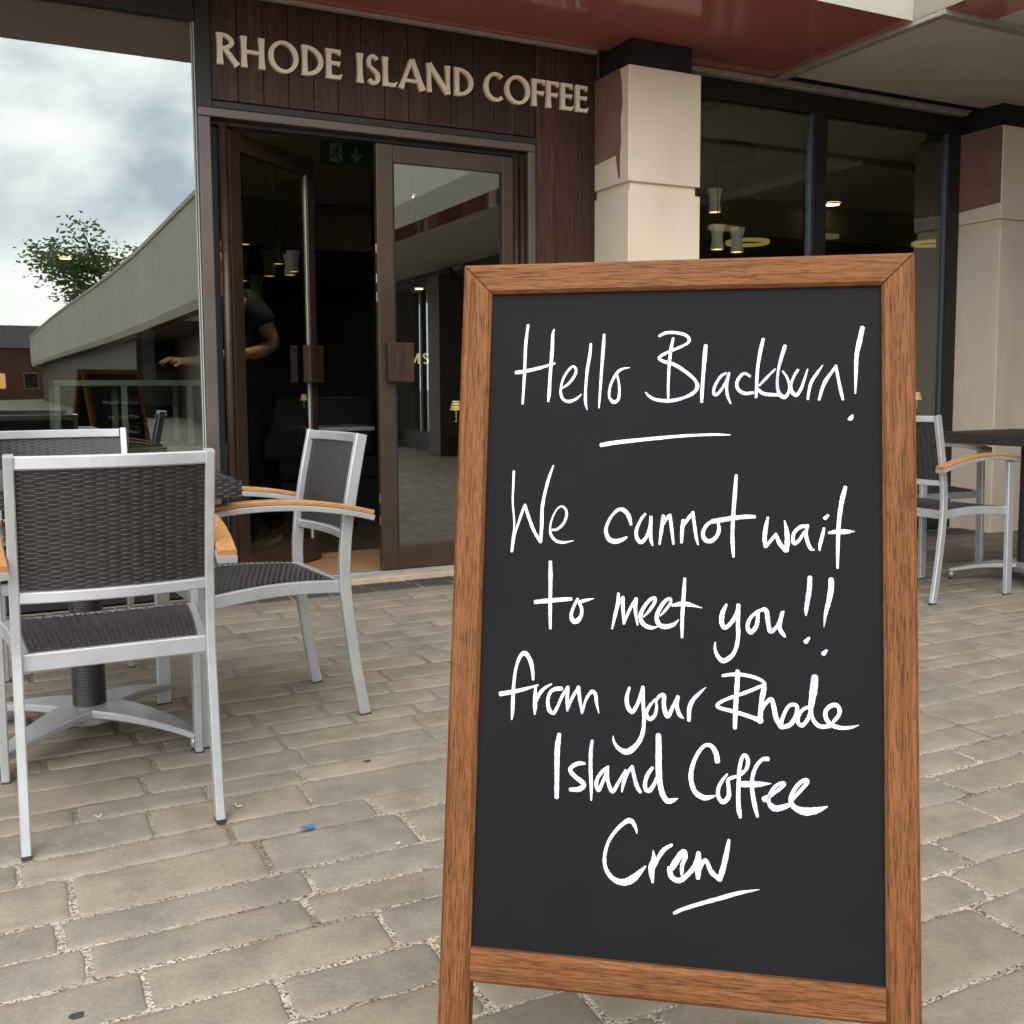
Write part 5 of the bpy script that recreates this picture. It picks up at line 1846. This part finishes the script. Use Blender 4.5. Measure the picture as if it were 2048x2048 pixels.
# local frame: faces -x, left side towards -y (the street); feet on the floor
pr = thing('person', 'person in navy T-shirt and dark jeans inside the doorway, bent arm reaching left', 'person', (1.31, 6.17, .03))
J = {}
names = []


def jt(n_, *v):
    J[n_] = len(names)
    names.append(v)


jt('pelvis', 0, 0, .98, .125, .16)
jt('waist', .0, 0, 1.16, .105, .145)
jt('chest', -.02, 0, 1.38, .120, .165)
jt('neckbase', -.06, 0, 1.565, .075, .10)
jt('neck', -.095, 0, 1.64, .056)
jt('jaw', -.135, 0, 1.705, .070, .066)
jt('head', -.130, 0, 1.785, .095, .078)
jt('crown', -.125, 0, 1.845, .070, .060)
for s_, S in ((-1, 'L'), (1, 'R')):
    jt('sh' + S, .01, s_ * .205, 1.52, .062)
    if S == 'L':
        jt('up' + S, .075, s_ * .235, 1.42, .056)
        jt('el' + S, .135, s_ * .25, 1.275, .046)
        jt('fo' + S, .02, s_ * .25, 1.222, .045)
        jt('wr' + S, -.125, s_ * .25, 1.212, .028, .024)
        jt('pa' + S, -.200, s_ * .25, 1.225, .018, .040)
        ft = [(-.275, -.285, 1.205), (-.290, -.262, 1.212), (-.288, -.240, 1.206), (-.275, -.220, 1.195)]
        kn = [(-.240, -.277, 1.236), (-.247, -.260, 1.240), (-.245, -.242, 1.238), (-.237, -.226, 1.230)]
        th = [(-.185, -.295, 1.205), (-.222, -.318, 1.188)]
    else:
        jt('up' + S, .0, s_ * .235, 1.42, .054)
        jt('el' + S, -.03, s_ * .25, 1.25, .044)
        jt('fo' + S, -.15, s_ * .23, 1.20, .043)
        jt('wr' + S, -.28, s_ * .21, 1.19, .028, .024)
        jt('pa' + S, -.34, s_ * .205, 1.19, .018, .040)
        ft = [(-.425, .170, 1.175), (-.44, .192, 1.18), (-.44, .214, 1.176), (-.425, .234, 1.165)]
        kn = [(-.385, .178, 1.20), (-.392, .195, 1.204), (-.392, .213, 1.20), (-.384, .23, 1.192)]
        th = [(-.325, .160, 1.175), (-.365, .14, 1.157)]
    for i in range(4):
        jt('k%d%s' % (i, S), *kn[i], .0095)
        jt('f%d%s' % (i, S), *ft[i], .0080)
    jt('t0' + S, *th[0], .012)
    jt('t1' + S, *th[1], .0095)
    jt('hip' + S, .0, s_ * .095, .90, .098)
    back_leg = S == 'R'
    jt('kn' + S, -.01 + (.06 if back_leg else -.04), s_ * .10, .50 + (.02 if back_leg else 0), .060)
    jt('ca' + S, .03 + (.12 if back_leg else -.04), s_ * .10, .34, .056)
    jt('an' + S, .03 + (.19 if back_leg else -.05), s_ * .10, .10 + (.06 if back_leg else 0), .038)
    jt('to' + S, -.11 + (.19 if back_leg else -.05), s_ * .105, .030, .028, .042)
jt('nose', -.232, 0, 1.765, .013)
jt('earL', -.125, -.083, 1.772, .014)
jt('earR', -.125, .083, 1.772, .014)
E_ = [('pelvis', 'waist'), ('waist', 'chest'), ('chest', 'neckbase'), ('neckbase', 'neck'), ('neck', 'jaw'), ('jaw', 'head'), ('head', 'crown'), ('head', 'nose'), ('head', 'earL'), ('head', 'earR')]
for S in 'LR':
    E_ += [('chest', 'sh' + S), ('sh' + S, 'up' + S), ('up' + S, 'el' + S), ('el' + S, 'fo' + S), ('fo' + S, 'wr' + S), ('wr' + S, 'pa' + S), ('pa' + S, 't0' + S), ('t0' + S, 't1' + S),
           ('pelvis', 'hip' + S), ('hip' + S, 'kn' + S), ('kn' + S, 'ca' + S), ('ca' + S, 'an' + S), ('an' + S, 'to' + S)]
    for i in range(4):
        E_ += [('pa' + S, 'k%d%s' % (i, S)), ('k%d%s' % (i, S), 'f%d%s' % (i, S))]
skinned('body', names, [(J[a], J[b_]) for a, b_ in E_], M['skin'], pr)


def cloth(name, keys, edges_, grow, material, extra=()):
    js = []
    ix = {}
    for k in keys:
        v = names[J[k]]
        ix[k] = len(js)
        js.append((*v[:3], v[3] + grow, (v[4] if len(v) > 4 else v[3]) + grow))
    for k, v in extra:
        ix[k] = len(js)
        js.append(v)
    return skinned(name, js, [(ix[a], ix[b_]) for a, b_ in edges_], material, pr)


cloth('t_shirt', ['pelvis', 'waist', 'chest', 'neckbase', 'shL', 'upL', 'shR', 'upR'],
      [('hem', 'pelvis'), ('pelvis', 'waist'), ('waist', 'chest'), ('chest', 'neckbase'), ('chest', 'shL'), ('shL', 'upL'), ('upL', 'cuffL'), ('chest', 'shR'), ('shR', 'upR'), ('upR', 'cuffR')], .028, M['navy'],
      [('cuffL', (.09, -.243, 1.375, .072)), ('cuffR', (-.005, .243, 1.375, .070)), ('hem', (0, 0, .90, .155, .20))])
cloth('jeans', ['pelvis', 'hipL', 'knL', 'caL', 'anL', 'hipR', 'knR', 'caR', 'anR'],
      [('pelvis', 'hipL'), ('hipL', 'knL'), ('knL', 'caL'), ('caL', 'anL'), ('pelvis', 'hipR'), ('hipR', 'knR'), ('knR', 'caR'), ('caR', 'anR')], .024, M['denim'])
for S in 'LR':
    a, b_ = names[J['an' + S]], names[J['to' + S]]
    skinned('shoe', [(a[0] + .035, a[1], a[2] - .05, .040), ((a[0] + b_[0]) / 2, a[1], (a[2] + b_[2]) / 2 - .005, .040, .044), (b_[0] - .02, b_[1], .032, .028, .044)], [(0, 1), (1, 2)], M['paleshoe'], pr, sub=1)
skinned('hair', [(-.085, 0, 1.75, .080, .078), (-.10, 0, 1.83, .095, .085), (-.145, 0, 1.868, .07, .066)], [(0, 1), (1, 2)], M['hair'], pr)

# ------------------------------------------------------------------ small litter and stains on the paving


def scrap(pts, loc, z, m, label, cat, name, fold=0.0, group=None):
    p = MB()
    n = len(pts)
    vs = [(x, y_, z + fold * abs(x) * 2) for x, y_ in pts] + [(x, y_, z + .0008 + fold * abs(x) * 2) for x, y_ in pts]
    p.add(vs, [tuple(range(n - 1, -1, -1)), tuple(range(n, 2 * n))] + [(i, (i + 1) % n, n + (i + 1) % n, n + i) for i in range(n)])
    o = p.build(name, m)
    o.location = (*loc, 0)
    o.scale = (.72, .72, 1)
    return tag(o, label, cat, group)


scrap([(-.022, -.012), (.010, -.016), (.028, -.004), (.018, .006), (.024, .016), (-.004, .010), (-.026, .004)], (.623, 2.342), .0045, M['bluebit'], 'small torn blue scrap on the paving in front of the chairs', 'litter', 'paper_scrap', .1, 'scraps of litter')
scrap([(-.006, -.016), (.010, -.018), (.012, -.012), (.0, -.008), (-.001, .018), (-.008, .018)], (.50, 2.55), .0045, M['whitebit'], 'tiny white L-shaped scrap just right of the chair foot', 'litter', 'paper_scrap', .2, 'scraps of litter')
scrap([(-.010, -.006), (.006, -.008), (.012, .004), (.0, .010), (-.010, .004)], (.18, 2.63), .0045, M['whitebit'], 'tiny white crumpled scrap below the table foot at left', 'litter', 'paper_scrap', .5, 'scraps of litter')
scrap([(-.008, -.003), (.006, -.004), (.009, .002), (-.004, .004)], (.783, 2.16), .0045, M['whitebit'], 'tiny white scrap near the left edge of the chalkboard', 'litter', 'paper_scrap', .2, 'scraps of litter')
for loc, r_, lb in (((.078, 1.80), .017, 'dark trodden gum spot in the bottom left corner of the paving'),
                    ((.895, 2.706), .016, 'dark trodden gum spot on the paving left of the chalkboard')):
    scrap([(r_ * (1 + .18 * math.sin(3 * a + r_ * 300)) * math.cos(a), r_ * .9 * (1 + .15 * math.cos(2 * a)) * math.sin(a)) for a in [k * math.pi / 9 for k in range(18)]],
          loc, .0009, M['gum'], lb, 'gum spot', 'gum_spot', 0, 'trodden gum spots')
